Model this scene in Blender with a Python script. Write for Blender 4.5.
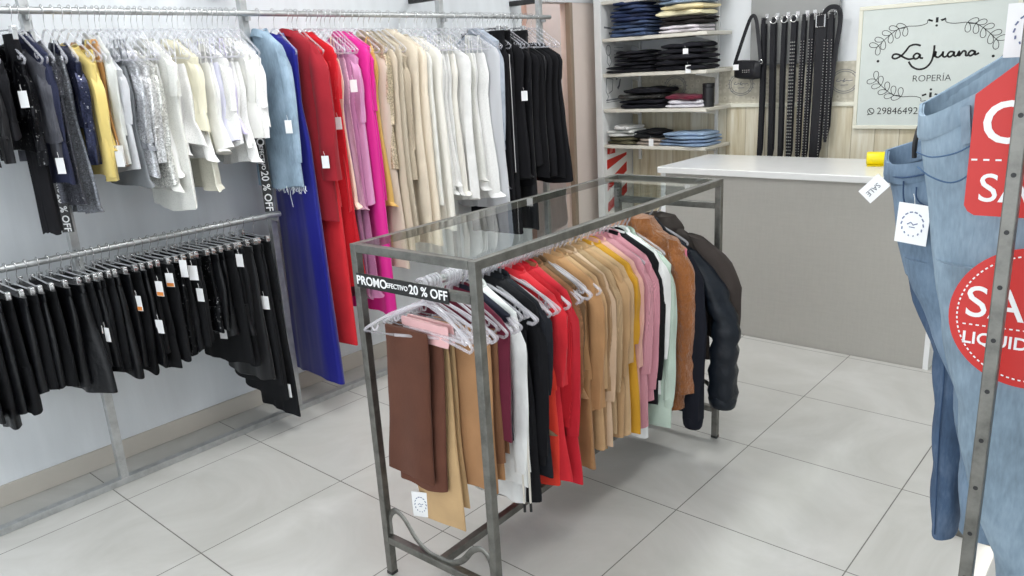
import bpy, math, random
from math import sin, cos, pi, radians
from mathutils import Vector, Matrix

SC = bpy.context.scene
COL = SC.collection
for o in list(bpy.data.objects):
    bpy.data.objects.remove(o)

# ------------------------------------------------------------------ camera, world, lights
cd = bpy.data.cameras.new('camera')
cd.sensor_width = 36.0
cd.lens = 774.8 / 1024 * 36.0
cd.clip_start = 0.05
cam = bpy.data.objects.new('camera', cd)
COL.objects.link(cam)
YAW, PITCH, ROLL = -0.731, 0.2777, 0.0579
fw = Vector((sin(YAW) * cos(PITCH), cos(YAW) * cos(PITCH), -sin(PITCH)))
rt = Vector((cos(YAW), -sin(YAW), 0))
dn = fw.cross(rt)
r2 = cos(ROLL) * rt + sin(ROLL) * dn
d2 = -sin(ROLL) * rt + cos(ROLL) * dn
M = Matrix((r2, -d2, -fw)).transposed().to_4x4()
M.translation = Vector((3.0509, -1.0118, 1.5862))
cam.matrix_world = M
SC.camera = cam

w = bpy.data.worlds.new('world')
SC.world = w
w.use_nodes = True
w.node_tree.nodes['Background'].inputs[0].default_value = (0.86, 0.93, 1.0, 1)
w.node_tree.nodes['Background'].inputs[1].default_value = 1.35


def area(name, loc, sx, sy, power, rot=(0, 0, 0), color=(1, 1, 1)):
    l = bpy.data.lights.new(name, 'AREA')
    l.shape = 'RECTANGLE'
    l.size, l.size_y, l.energy, l.color = sx, sy, power, color
    o = bpy.data.objects.new(name, l)
    o.location = loc
    o.rotation_euler = rot
    COL.objects.link(o)


area('ceiling_lamp_light', (0.85, 0.7, 2.70), 0.25, 1.6, 34)
area('recess_fill_light', (-0.75, 3.3, 2.70), 0.3, 0.3, 7)  # unseen fill light added to brighten the pink recess walls
area('ceiling_lamp_light', (2.35, 0.6, 2.70), 0.25, 1.3, 20)
area('ceiling_lamp_light', (1.2, 2.8, 2.70), 1.3, 0.25, 28)
area('ceiling_lamp_light', (2.2, -1.3, 2.70), 1.3, 0.25, 14)
area('storefront_daylight', (2.0, -3.9, 1.35), 5.0, 2.3, 78, (radians(90), 0, 0), (0.92, 0.96, 1.0))
sl = bpy.data.lights.new('sun', 'SUN')
sl.energy = 7.0
sl.angle = radians(1.5)
sl.color = (1, 0.96, 0.9)
so = bpy.data.objects.new('sun', sl)
so.rotation_euler = Vector((-1.0, 0.06, -1.36)).to_track_quat('-Z', 'Y').to_euler()
COL.objects.link(so)

SC.view_settings.view_transform = 'Standard'
SC.view_settings.look = 'None'
SC.view_settings.gamma = 1
SC.view_settings.use_curve_mapping = False
SC.view_settings.exposure = -0.10
SC.cycles.transparent_max_bounces = 32
SC.cycles.max_bounces = 8


# ------------------------------------------------------------------ helpers
def lin(c):
    return tuple((x / 12.92 if x <= 0.04045 else ((x + 0.055) / 1.055) ** 2.4) for x in [v / 255.0 for v in c])


class MB:
    def __init__(s):
        s.v, s.f = [], []

    def loft(s, rings, cap0=True, cap1=True, closed=True):
        n = len(rings[0])
        b = len(s.v)
        for r in rings:
            s.v.extend(r)
        for i in range(len(rings) - 1):
            for j in range(n if closed else n - 1):
                a, c = b + i * n + j, b + i * n + (j + 1) % n
                s.f.append((a, c, c + n, a + n))
        if cap0:
            s.f.append(tuple(b + j for j in reversed(range(n))))
        if cap1:
            s.f.append(tuple(b + (len(rings) - 1) * n + j for j in range(n)))
        return s

    def box(s, x0, x1, y0, y1, z0, z1):
        b = len(s.v)
        s.v += [(x0, y0, z0), (x1, y0, z0), (x1, y1, z0), (x0, y1, z0), (x0, y0, z1), (x1, y0, z1), (x1, y1, z1), (x0, y1, z1)]
        for q in ((0, 3, 2, 1), (4, 5, 6, 7), (0, 1, 5, 4), (1, 2, 6, 5), (2, 3, 7, 6), (3, 0, 4, 7)):
            s.f.append(tuple(b + i for i in q))
        return s

    def tube(s, pts, r, n=8, closed=False, ry=None):
        pts = [Vector(p) for p in pts]
        rings = []
        m = len(pts)
        up = None
        for i, p in enumerate(pts):
            if closed:
                t = (pts[(i + 1) % m] - pts[i - 1]).normalized()
            else:
                t = (pts[min(i + 1, m - 1)] - pts[max(i - 1, 0)]).normalized()
            if up is None:
                up = Vector((0, 0, 1)) if abs(t.z) < 0.9 else Vector((1, 0, 0))
            a = t.cross(up)
            if a.length < 1e-5:
                a = t.cross(Vector((0, 1, 0.01)))
            a.normalize()
            bb = a.cross(t).normalized()
            up = bb
            rr = r[i] if isinstance(r, (list, tuple)) else r
            r_y = rr if ry is None else ry
            rings.append([tuple(p + a * (rr * cos(2 * pi * k / n)) + bb * (r_y * sin(2 * pi * k / n))) for k in range(n)])
        if closed:
            rings.append(rings[0])
            s.loft(rings, False, False)
        else:
            s.loft(rings)
        return s

    def ribbon(s, pts, wd, y, thick=0.0012):
        """flat stroke in the XZ plane standing off a face at depth y (towards -y)"""
        P = [Vector((p[0], p[1])) for p in pts]
        rings = []
        for i, p in enumerate(P):
            t = P[min(i + 1, len(P) - 1)] - P[max(i - 1, 0)]
            t.normalize()
            q = Vector((-t.y, t.x)) * wd / 2
            rings.append([(p.x + q.x, y, p.y + q.y), (p.x + q.x, y - thick, p.y + q.y), (p.x - q.x, y - thick, p.y - q.y), (p.x - q.x, y, p.y - q.y)])
        return s.loft(rings)

    def disc(s, cx, cz, r, y, thick=0.0012, n=16):
        return s.loft([[(cx + r * cos(2 * pi * k / n), yy, cz + r * sin(2 * pi * k / n)) for k in range(n)] for yy in (y, y - thick)])

    def mesh(s, name, mat, smooth=True):
        me = bpy.data.meshes.new(name)
        me.from_pydata(s.v, [], s.f)
        me.materials.append(mat)
        if smooth:
            me.polygons.foreach_set('use_smooth', [True] * len(me.polygons))
            try:
                me.set_sharp_from_angle(angle=radians(42))
            except Exception:
                pass
        me.update()
        return me

    def build(s, name, mat, parent=None, smooth=True, bevel=0.0, seg=2):
        o = bpy.data.objects.new(name, s.mesh(name, mat, smooth))
        COL.objects.link(o)
        if parent is not None:
            o.parent = parent
        if bevel:
            m = o.modifiers.new('b', 'BEVEL')
            m.width, m.segments, m.limit_method = bevel, seg, 'ANGLE'
        return o


def tag(o, label=None, cat=None, group=None, kind=None):
    if label:
        o['label'] = label
    if cat:
        o['category'] = cat
    if group:
        o['group'] = group
    if kind:
        o['kind'] = kind
    return o


def empty(name, loc, rz=0.0, label=None, cat=None, group=None):
    o = bpy.data.objects.new(name, None)
    o.empty_display_size = 0.05
    o.location = loc
    o.rotation_euler = (0, 0, rz)
    COL.objects.link(o)
    return tag(o, label, cat, group)


def dup(root, loc, rz=0.0, label=None, group=None):
    r = root.copy()
    COL.objects.link(r)
    r.location = loc
    r.rotation_euler = (0, 0, rz)
    if label:
        r['label'] = label
    if group:
        r['group'] = group
    for ch in list(root.children):
        c = ch.copy()
        COL.objects.link(c)
        c.parent = r
        for g in list(ch.children):
            d = g.copy()
            COL.objects.link(d)
            d.parent = c
    return r


def text_mesh(name, body, size, mat, parent=None, loc=(0, 0, 0), rot=(pi / 2, 0, 0), extrude=0.0006, bold=0.0, sx=1.0, align='CENTER', spacing=1.0):
    cu = bpy.data.curves.new(name, 'FONT')
    cu.body = body
    cu.size = size
    cu.extrude = extrude
    cu.offset = bold
    cu.align_x = align
    cu.align_y = 'CENTER'
    cu.space_character = spacing
    cu.resolution_u = 4
    t = bpy.data.objects.new('tmp', cu)
    me = bpy.data.meshes.new_from_object(t)
    bpy.data.objects.remove(t)
    me.materials.clear()
    me.materials.append(mat)
    o = bpy.data.objects.new(name, me)
    COL.objects.link(o)
    o.location = loc
    o.rotation_euler = rot
    o.scale = (sx, 1, 1)
    if parent is not None:
        o.parent = parent
    return o


def bez(pts, k=6):
    """Catmull-Rom through the points"""
    P = [Vector(p) for p in pts]
    o = []
    for i in range(len(P) - 1):
        p0, p1, p2, p3 = P[max(i - 1, 0)], P[i], P[i + 1], P[min(i + 2, len(P) - 1)]
        for j in range(k):
            t = j / k
            o.append(0.5 * ((2 * p1) + (p2 - p0) * t + (2 * p0 - 5 * p1 + 4 * p2 - p3) * t * t + (3 * p1 - p0 - 3 * p2 + p3) * t ** 3))
    o.append(P[-1])
    return [tuple(q) for q in o]


BZ = bez

ORD = 'first second third fourth fifth sixth seventh eighth ninth tenth eleventh twelfth thirteenth fourteenth fifteenth sixteenth seventeenth eighteenth nineteenth twentieth'.split()
ORD += ['twenty-' + x for x in ORD[:9]] + ['thirtieth'] + ['thirty-' + x for x in ORD[:9]] + ['fortieth'] + ['forty-' + x for x in ORD[:9]]

# ------------------------------------------------------------------ materials
_MC = {}


def new_mat(name):
    m = bpy.data.materials.new(name)
    m.use_nodes = True
    nt = m.node_tree
    b = nt.nodes['Principled BSDF']
    return m, nt, b


def noise(nt, scale, detail=3, vec=None, rough=0.5):
    n = nt.nodes.new('ShaderNodeTexNoise')
    n.inputs['Scale'].default_value = scale
    n.inputs['Detail'].default_value = detail
    n.inputs['Roughness'].default_value = rough
    if vec:
        nt.links.new(vec, n.inputs['Vector'])
    return n


def mapping(nt, scale=(1, 1, 1), src='Object'):
    tc = nt.nodes.new('ShaderNodeTexCoord')
    mp = nt.nodes.new('ShaderNodeMapping')
    mp.inputs['Scale'].default_value = scale
    nt.links.new(tc.outputs[src], mp.inputs['Vector'])
    return mp.outputs['Vector']


def ramp(nt, fac, stops):
    r = nt.nodes.new('ShaderNodeValToRGB')
    cr = r.color_ramp
    while len(cr.elements) < len(stops):
        cr.elements.new(0.5)
    for e, (p, c) in zip(cr.elements, stops):
        e.position = p
        e.color = (*c, 1)
    nt.links.new(fac, r.inputs['Fac'])
    return r.outputs['Color']


def bump(nt, b, h, strength=0.3, dist=0.01):
    n = nt.nodes.new('ShaderNodeBump')
    n.inputs['Strength'].default_value = strength
    n.inputs['Distance'].default_value = dist
    nt.links.new(h, n.inputs['Height'])
    nt.links.new(n.outputs['Normal'], b.inputs['Normal'])


def shade(c, k):
    return tuple(min(1, x * k) for x in c)


def plain(name, rgb, rough=0.5, metal=0.0):
    key = ('p', name)
    if key in _MC:
        return _MC[key]
    m, nt, b = new_mat(name)
    c = lin(rgb)
    n = noise(nt, 14, 3, mapping(nt))
    nt.links.new(ramp(nt, n.outputs['Fac'], [(0.3, shade(c, 0.98)), (0.7, shade(c, 1.015))]), b.inputs['Base Color'])
    b.inputs['Roughness'].default_value = rough
    b.inputs['Metallic'].default_value = metal
    _MC[key] = m
    return m


def fabric(rgb, kind='cloth'):
    key = (tuple(rgb), kind)
    if key in _MC:
        return _MC[key]
    m, nt, b = new_mat('%s_fabric_%d' % (kind, len(_MC)))
    c = lin(rgb)
    vec = mapping(nt)
    b.inputs['Roughness'].default_value = 0.85
    b.inputs['Specular IOR Level'].default_value = 0.25
    if kind == 'sequin':
        v = nt.nodes.new('ShaderNodeTexVoronoi')
        v.inputs['Scale'].default_value = 230
        nt.links.new(vec, v.inputs['Vector'])
        nt.links.new(ramp(nt, v.outputs['Color'], [(0.2, shade(c, 0.55)), (0.85, shade(c, 1.25)), (0.95, tuple(0.5 * x + 0.4 for x in c))]), b.inputs['Base Color'])
        b.inputs['Metallic'].default_value = 0.55
        b.inputs['Roughness'].default_value = 0.3
        bump(nt, b, v.outputs['Color'], 0.6, 0.006)
    elif kind == 'denim':
        n = noise(nt, 7, 4, vec)
        n2 = noise(nt, 160, 2, mapping(nt, (1, 1, 0.25)))
        mx = nt.nodes.new('ShaderNodeMath')
        mx.operation = 'MULTIPLY_ADD'
        nt.links.new(n2.outputs['Fac'], mx.inputs[0])
        mx.inputs[1].default_value = 0.35
        nt.links.new(n.outputs['Fac'], mx.inputs[2])
        nt.links.new(ramp(nt, mx.outputs[0], [(0.45, shade(c, 0.68)), (0.68, c), (0.92, tuple(min(1, 1.15 * x + 0.05) for x in c))]), b.inputs['Base Color'])
        bump(nt, b, n2.outputs['Fac'], 0.25, 0.004)
    elif kind == 'leather':
        n = noise(nt, 45, 3, vec)
        b.inputs['Base Color'].default_value = (*c, 1)
        b.inputs['Roughness'].default_value = 0.42
        b.inputs['Specular IOR Level'].default_value = 0.3
        bump(nt, b, n.outputs['Fac'], 0.25, 0.01)
    elif kind == 'satin':
        n = noise(nt, 9, 2, mapping(nt, (1, 1, 0.2)))
        nt.links.new(ramp(nt, n.outputs['Fac'], [(0.3, shade(c, 0.9)), (0.7, shade(c, 1.06))]), b.inputs['Base Color'])
        b.inputs['Roughness'].default_value = 0.42
        b.inputs['Sheen Weight'].default_value = 0.15
        bump(nt, b, n.outputs['Fac'], 0.4, 0.02)
    elif kind == 'fur':
        n = noise(nt, 65, 5, mapping(nt, (1, 1, 0.55)), 0.7)
        n2 = noise(nt, 12, 3, vec)
        mx = nt.nodes.new('ShaderNodeMath')
        mx.operation = 'MULTIPLY_ADD'
        nt.links.new(n.outputs['Fac'], mx.inputs[0])
        mx.inputs[1].default_value = 0.7
        nt.links.new(n2.outputs['Fac'], mx.inputs[2])
        nt.links.new(ramp(nt, mx.outputs[0], [(0.5, shade(c, 0.72)), (0.85, c), (1.0, shade(c, 1.2))]), b.inputs['Base Color'])
        b.inputs['Sheen Weight'].default_value = 0.5
        b.inputs['Roughness'].default_value = 1
        bump(nt, b, n.outputs['Fac'], 1.0, 0.02)
    elif kind == 'knit':
        wv = nt.nodes.new('ShaderNodeTexWave')
        wv.bands_direction = 'X'
        wv.inputs['Scale'].default_value = 130
        wv.inputs['Distortion'].default_value = 2
        nt.links.new(mapping(nt, (1, 1, 0.3)), wv.inputs['Vector'])
        nt.links.new(ramp(nt, wv.outputs['Fac'], [(0.0, shade(c, 0.78)), (0.8, shade(c, 1.04))]), b.inputs['Base Color'])
        bump(nt, b, wv.outputs['Fac'], 0.5, 0.004)
    elif kind == 'lace':
        v = nt.nodes.new('ShaderNodeTexVoronoi')
        v.feature = 'DISTANCE_TO_EDGE'
        v.inputs['Scale'].default_value = 150
        nt.links.new(vec, v.inputs['Vector'])
        nt.links.new(ramp(nt, v.outputs['Distance'], [(0.05, shade(c, 1.03)), (0.4, shade(c, 0.84))]), b.inputs['Base Color'])
        bump(nt, b, v.outputs['Distance'], -0.7, 0.006)
    elif kind == 'stripe':
        wv = nt.nodes.new('ShaderNodeTexWave')
        wv.bands_direction = 'DIAGONAL'
        wv.inputs['Scale'].default_value = 18
        nt.links.new(mapping(nt, (1, 1, 0)), wv.inputs['Vector'])
        nt.links.new(ramp(nt, wv.outputs['Fac'], [(0.93, c), (0.97, (0.6, 0.6, 0.6))]), b.inputs['Base Color'])
    else:
        n = noise(nt, 10, 3, vec)
        nt.links.new(ramp(nt, n.outputs['Fac'], [(0.3, shade(c, 0.88)), (0.7, shade(c, 1.06))]), b.inputs['Base Color'])
        n2 = noise(nt, 130, 2, vec)
        bump(nt, b, n2.outputs['Fac'], 0.2, 0.003)
        b.inputs['Sheen Weight'].default_value = 0.08 if max(c) > 0.05 else 0.0
    _MC[key] = m
    return m


def steel_mat(name, rgb, rough=0.38, patina=0.35):
    m, nt, b = new_mat(name)
    c = lin(rgb)
    n = noise(nt, 22, 5, mapping(nt), 0.65)
    nt.links.new(ramp(nt, n.outputs['Fac'], [(0.32, shade(c, 1 - patina)), (0.62, shade(c, 1.1))]), b.inputs['Base Color'])
    rr = nt.nodes.new('ShaderNodeMapRange')
    rr.inputs['To Min'].default_value = rough - 0.1
    rr.inputs['To Max'].default_value = rough + 0.2
    nt.links.new(n.outputs['Fac'], rr.inputs['Value'])
    nt.links.new(rr.outputs[0], b.inputs['Roughness'])
    b.inputs['Metallic'].default_value = 0.85
    return m


STEEL = steel_mat('brushed_steel', (122, 121, 116))
GALV = steel_mat('galvanised_steel', (192, 194, 194), 0.42, 0.2)
CHROME = steel_mat('chrome', (215, 215, 215), 0.18, 0.05)
DARKMETAL = steel_mat('dark_metal', (70, 70, 70), 0.4)
WHITE = plain('white_paint', (232, 233, 232), 0.5)
CARD = plain('white_card', (240, 240, 240), 0.6)
BLACK = plain('black_plastic', (24, 24, 26), 0.45)
INK = plain('black_ink', (38, 38, 38), 0.8)
GREYINK = plain('grey_ink', (120, 122, 128), 0.8)
BLUEINK = plain('blue_grey_ink', (110, 120, 150), 0.8)
RED = plain('red_card', (200, 38, 32), 0.45)
ORANGE = plain('orange_ink', (230, 140, 60), 0.6)
YELLOW = plain('yellow_plastic', (240, 220, 20), 0.4)


def clear_mat(name, rgb, alpha, rough=0.12):
    m, nt, b = new_mat(name)
    b.inputs['Base Color'].default_value = (*lin(rgb), 1)
    b.inputs['Roughness'].default_value = rough
    b.inputs['Alpha'].default_value = alpha
    b.inputs['Specular IOR Level'].default_value = 0.8
    return m


CLEAR = clear_mat('clear_plastic', (226, 226, 234), 0.30)
CLEARTHICK = clear_mat('clear_acrylic', (230, 226, 232), 0.34)

# glass sheet
GLASS, nt, b = new_mat('sheet_glass')
out = nt.nodes['Material Output']
tr = nt.nodes.new('ShaderNodeBsdfTransparent')
tr.inputs[0].default_value = (0.94, 0.975, 0.965, 1)
gl = nt.nodes.new('ShaderNodeBsdfGlossy')
gl.inputs['Roughness'].default_value = 0.02
fr = nt.nodes.new('ShaderNodeFresnel')
fr.inputs['IOR'].default_value = 1.5
mxs = nt.nodes.new('ShaderNodeMixShader')
geo = nt.nodes.new('ShaderNodeNewGeometry')
inv = nt.nodes.new('ShaderNodeMath')
inv.operation = 'SUBTRACT'
inv.inputs[0].default_value = 1.0
nt.links.new(geo.outputs['Backfacing'], inv.inputs[1])
mul = nt.nodes.new('ShaderNodeMath')
mul.operation = 'MULTIPLY'
nt.links.new(fr.outputs[0], mul.inputs[0])
nt.links.new(inv.outputs[0], mul.inputs[1])
nt.links.new(mul.outputs[0], mxs.inputs[0])
nt.links.new(tr.outputs[0], mxs.inputs[1])
nt.links.new(gl.outputs[0], mxs.inputs[2])
nt.links.new(mxs.outputs[0], out.inputs['Surface'])


def math_node(nt, op, a, b=None, c=None):
    n = nt.nodes.new('ShaderNodeMath')
    n.operation = op
    for i, x in enumerate((a, b, c)):
        if x is None:
            continue
        if isinstance(x, (int, float)):
            n.inputs[i].default_value = x
        else:
            nt.links.new(x, n.inputs[i])
    return n.outputs[0]


# floor tiles: 0.60 m grid
FLOOR, nt, b = new_mat('floor_tiles')
tc = nt.nodes.new('ShaderNodeTexCoord')
sp = nt.nodes.new('ShaderNodeSeparateXYZ')
nt.links.new(tc.outputs['Object'], sp.inputs[0])
lines = []
for axis, size in (('X', 0.6), ('Y', 0.6045)):
    fr_ = math_node(nt, 'FRACT', math_node(nt, 'ADD', math_node(nt, 'DIVIDE', sp.outputs[axis], size), 0.5))
    d = math_node(nt, 'ABSOLUTE', math_node(nt, 'SUBTRACT', fr_, 0.5))
    lines.append(math_node(nt, 'LESS_THAN', d, 0.0034))
grout = math_node(nt, 'MAXIMUM', lines[0], lines[1])
n1 = noise(nt, 1.7, 5, tc.outputs['Object'], 0.6)
n1.inputs['Distortion'].default_value = 1.2
tilec = ramp(nt, n1.outputs['Fac'], [(0.3, lin((179, 178, 172))), (0.52, lin((192, 191, 186))), (0.7, lin((203, 202, 198)))])
mixc = nt.nodes.new('ShaderNodeMix')
mixc.data_type = 'RGBA'
nt.links.new(grout, mixc.inputs['Factor'])
nt.links.new(tilec, mixc.inputs['A'])
mixc.inputs['B'].default_value = (*lin((104, 102, 97)), 1)
nt.links.new(mixc.outputs['Result'], b.inputs['Base Color'])
rg = nt.nodes.new('ShaderNodeMapRange')
nt.links.new(n1.outputs['Fac'], rg.inputs['Value'])
rg.inputs['To Min'].default_value = 0.22
rg.inputs['To Max'].default_value = 0.42
nt.links.new(rg.outputs[0], b.inputs['Roughness'])
bump(nt, b, grout, -0.3, 0.002)

# blue-grey glossy painted wall
WALLPAINT, nt, b = new_mat('grey_wall_paint')
n1 = noise(nt, 3.0, 4, mapping(nt, (1, 3.5, 0.5)))
c = lin((228, 232, 235))
nt.links.new(ramp(nt, n1.outputs['Fac'], [(0.3, shade(c, 0.93)), (0.7, shade(c, 1.05))]), b.inputs['Base Color'])
rg = nt.nodes.new('ShaderNodeMapRange')
nt.links.new(n1.outputs['Fac'], rg.inputs['Value'])
rg.inputs['To Min'].default_value = 0.22
rg.inputs['To Max'].default_value = 0.5
nt.links.new(rg.outputs[0], b.inputs['Roughness'])
bump(nt, b, n1.outputs['Fac'], 0.12, 0.02)

SKIRTING = plain('beige_skirting', (196, 190, 180), 0.35)
WALLWHITE = plain('white_wall_paint', (226, 229, 231), 0.6)
PINK = plain('pink_wall_paint', (240, 226, 217), 0.6)
PINKDEEP = plain('deep_pink_wall_paint', (222, 192, 178), 0.6)
BROWNTRIM = plain('brown_trim', (158, 140, 122), 0.5)
LEDGE = plain('cream_ledge', (228, 226, 210), 0.5)
GREYBOARD = plain('grey_board', (150, 151, 149), 0.6)
SHELFBOARD = plain('shelf_board', (214, 210, 198), 0.5)
COUNTERTOP = plain('counter_top', (224, 224, 222), 0.22)
GREYCOVER = plain('sign_board', (206, 213, 208), 0.35)
SIGNFRAME = plain('sign_frame', (226, 224, 208), 0.45)

# grey linen laminate
LAMINATE, nt, b = new_mat('linen_laminate')
n1 = noise(nt, 120, 2, mapping(nt, (1, 1, 0.12)))
n2 = noise(nt, 120, 2, mapping(nt, (0.12, 1, 1)))
mm = math_node(nt, 'MULTIPLY', math_node(nt, 'ADD', n1.outputs['Fac'], n2.outputs['Fac']), 0.5)
c = lin((170, 167, 160))
nt.links.new(ramp(nt, mm, [(0.35, shade(c, 0.97)), (0.65, shade(c, 1.03))]), b.inputs['Base Color'])
b.inputs['Roughness'].default_value = 0.45

# whitewashed planks
PLANK, nt, b = new_mat('whitewashed_planks')
tc = nt.nodes.new('ShaderNodeTexCoord')
sp = nt.nodes.new('ShaderNodeSeparateXYZ')
nt.links.new(tc.outputs['Object'], sp.inputs[0])
xs = math_node(nt, 'DIVIDE', sp.outputs['X'], 0.14)
fl = math_node(nt, 'FLOOR', xs)
wn = nt.nodes.new('ShaderNodeTexWhiteNoise')
wn.noise_dimensions = '1D'
nt.links.new(fl, wn.inputs['W'])
n1 = noise(nt, 10, 5, mapping(nt, (2.6, 1, 0.22)), 0.65)
mm = math_node(nt, 'MULTIPLY_ADD', wn.outputs['Value'], 0.28, n1.outputs['Fac'])
pc = ramp(nt, mm, [(0.35, lin((186, 172, 140))), (0.6, lin((212, 203, 178))), (0.85, lin((232, 228, 212)))])
gap = math_node(nt, 'LESS_THAN', math_node(nt, 'FRACT', xs), 0.03)
mixc = nt.nodes.new('ShaderNodeMix')
mixc.data_type = 'RGBA'
nt.links.new(gap, mixc.inputs['Factor'])
nt.links.new(pc, mixc.inputs['A'])
mixc.inputs['B'].default_value = (*lin((166, 154, 128)), 1)
nt.links.new(mixc.outputs['Result'], b.inputs['Base Color'])
b.inputs['Roughness'].default_value = 0.6

# damask wallpaper border
DAMASK, nt, b = new_mat('damask_border')
v = nt.nodes.new('ShaderNodeTexVoronoi')
v.inputs['Scale'].default_value = 24
v.inputs['Randomness'].default_value = 0.35
nt.links.new(mapping(nt, (1, 0, 1)), v.inputs['Vector'])
n1 = noise(nt, 40, 3, mapping(nt, (1, 0, 1)))
mm = math_node(nt, 'MULTIPLY_ADD', n1.outputs['Fac'], 0.5, v.outputs['Distance'])
nt.links.new(ramp(nt, mm, [(0.35, lin((176, 170, 152))), (0.5, lin((204, 199, 184))), (0.75, lin((186, 181, 164)))]), b.inputs['Base Color'])
b.inputs['Roughness'].default_value = 0.7

# ------------------------------------------------------------------ the room
WALLX, BACKY, TOP = -0.38, 4.10, 2.75


def struct(name, mb, mat, parent=None, bevel=0.0):
    o = mb.build(name, mat, parent, smooth=False, bevel=bevel)
    o['kind'] = 'structure'
    return o


struct('floor', MB().box(-1.6, 6.0, -4.0, 4.2, -0.05, 0.0), FLOOR)
struct('ceiling', MB().box(-1.6, 4.32, -4.0, 4.2, TOP, TOP + 0.05), WALLWHITE)
struct('wall_left', MB().box(WALLX - 0.1, WALLX, -4.0, 3.06, 0, TOP), WALLPAINT)
struct('baseboard_left', MB().box(WALLX, WALLX + 0.012, -4.0, 3.06, 0, 0.088), SKIRTING, bevel=0.003)
wb = struct('wall_back', MB().box(-1.6, 4.32, BACKY, BACKY + 0.1, 0, TOP), WALLWHITE)
struct('wall_right', MB().box(4.2, 4.32, -4.0, 1.25, 0, TOP).box(4.2, 4.32, 2.3, BACKY, 0, TOP).box(4.2, 4.32, 1.25, 2.3, 2.2, TOP), WALLWHITE)
# recess beside the left wall
struct('wall_recess', MB().box(-1.3, -1.2, 2.9, BACKY, 0, TOP).box(-1.2, WALLX - 0.1, 2.9, 3.0, 0, TOP), PINKDEEP)
struct('wall_jamb', MB().box(WALLX - 0.1, WALLX, 3.60, BACKY, 0, 1.992), PINK)
struct('trim_1', MB().box(WALLX - 0.03, WALLX + 0.012, 3.565, 3.60, 0, 1.992), BROWNTRIM, bevel=0.003)
struct('trim_2', MB().box(WALLX - 0.12, WALLX + 0.01, 3.06, BACKY, 1.992, TOP), WALLWHITE)
# lower back wall: planks, ledge, damask border with medallions
struct('trim_3', MB().box(-0.2, 4.2, BACKY - 0.012, BACKY, 0, 1.235), PLANK)
struct('trim_4', MB().box(-0.2, 4.2, BACKY - 0.028, BACKY, 1.235, 1.262), LEDGE, bevel=0.004)
bd = struct('trim_5', MB().box(-0.2, 4.2, BACKY - 0.008, BACKY, 1.262, 1.505), DAMASK)
for i, cx in enumerate((0.16, 0.66, 1.34, 2.42, 3.0)):
    mb = MB()
    for rx, rz in ((0.085, 0.072), (0.072, 0.06)):
        mb.ribbon([(cx + rx * cos(2 * pi * k / 40), 1.385 + rz * sin(2 * pi * k / 40)) for k in range(41)], 0.0035, BACKY - 0.0082)
    for s in (-1, 1):
        for k in range(5):
            a = -0.8 + k * 0.4
            x0, z0 = cx + s * 0.079 * cos(a), 1.385 + 0.066 * sin(a)
            mb.ribbon([(x0, z0), (x0 + s * 0.012, z0 + 0.006), (x0 + s * 0.018, z0)], 0.003, BACKY - 0.0082)
    mb.ribbon(BZ([(cx - 0.038, 1.402), (cx - 0.05, 1.388), (cx - 0.03, 1.386), (cx - 0.02, 1.392), (cx - 0.008, 1.388), (cx + 0.002, 1.402), (cx - 0.004, 1.382), (cx + 0.012, 1.390), (cx + 0.028, 1.387), (cx + 0.05, 1.391)]), 0.004, BACKY - 0.0082)
    mb.ribbon([(cx - 0.022, 1.362), (cx + 0.024, 1.363)], 0.004, BACKY - 0.0082)
    mb.build('medallion_print', GREYINK, bd, smooth=False)

# ------------------------------------------------------------------ shelf niche at the back
sn = empty('shelf_unit', (0, 0, 0), 0, 'white wall shelving with five boards and a printed side panel behind the counter', 'shelves')
MB().box(-0.262, -0.205, 3.70, BACKY - 0.013, 0, 2.4).build('side_panel', WHITE, sn, smooth=False, bevel=0.003)
SHZ = (1.004, 1.257, 1.500, 1.738, 1.985)
for i, z in enumerate(SHZ):
    MB().box(-0.204, 0.60, 3.71, BACKY - 0.03, z - 0.024, z).build('shelf_board', SHELFBOARD, sn, smooth=False, bevel=0.004)
MB().box(0.478, 0.502, BACKY - 0.0285, BACKY - 0.0125, 0.86, 2.3).build('slotted_upright', WHITE, sn, smooth=False, bevel=0.002)
MB().box(-0.142, -0.118, BACKY - 0.0285, BACKY - 0.0125, 0.86, 2.3).build('slotted_upright', WHITE, sn, smooth=False, bevel=0.002)
for z in SHZ:
    for x in (-0.13, 0.49):
        MB().loft([[(x + s, BACKY - 0.03, z - 0.0245), (x + s, BACKY - 0.03, z - 0.075), (x + s, BACKY - 0.06, z - 0.06), (x + s, 3.78, z - 0.034), (x + s, 3.78, z - 0.0245)] for s in (-0.004, 0.004)]).build('shelf_bracket', WHITE, sn, smooth=False)
# printed outline stickers on the side panel
mb = MB()


def side_stroke(pts, wd=0.005):
    P = [Vector(p) for p in pts]
    rings = []
    for i, p in enumerate(P):
        t = (P[min(i + 1, len(P) - 1)] - P[max(i - 1, 0)]).normalized()
        q = Vector((-t.y, t.x)) * wd / 2
        rings.append([(-0.205, p.x + q.x, p.y + q.y), (-0.2042, p.x + q.x, p.y + q.y), (-0.2042, p.x - q.x, p.y - q.y), (-0.205, p.x - q.x, p.y - q.y)])
    mb.loft(rings)


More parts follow.
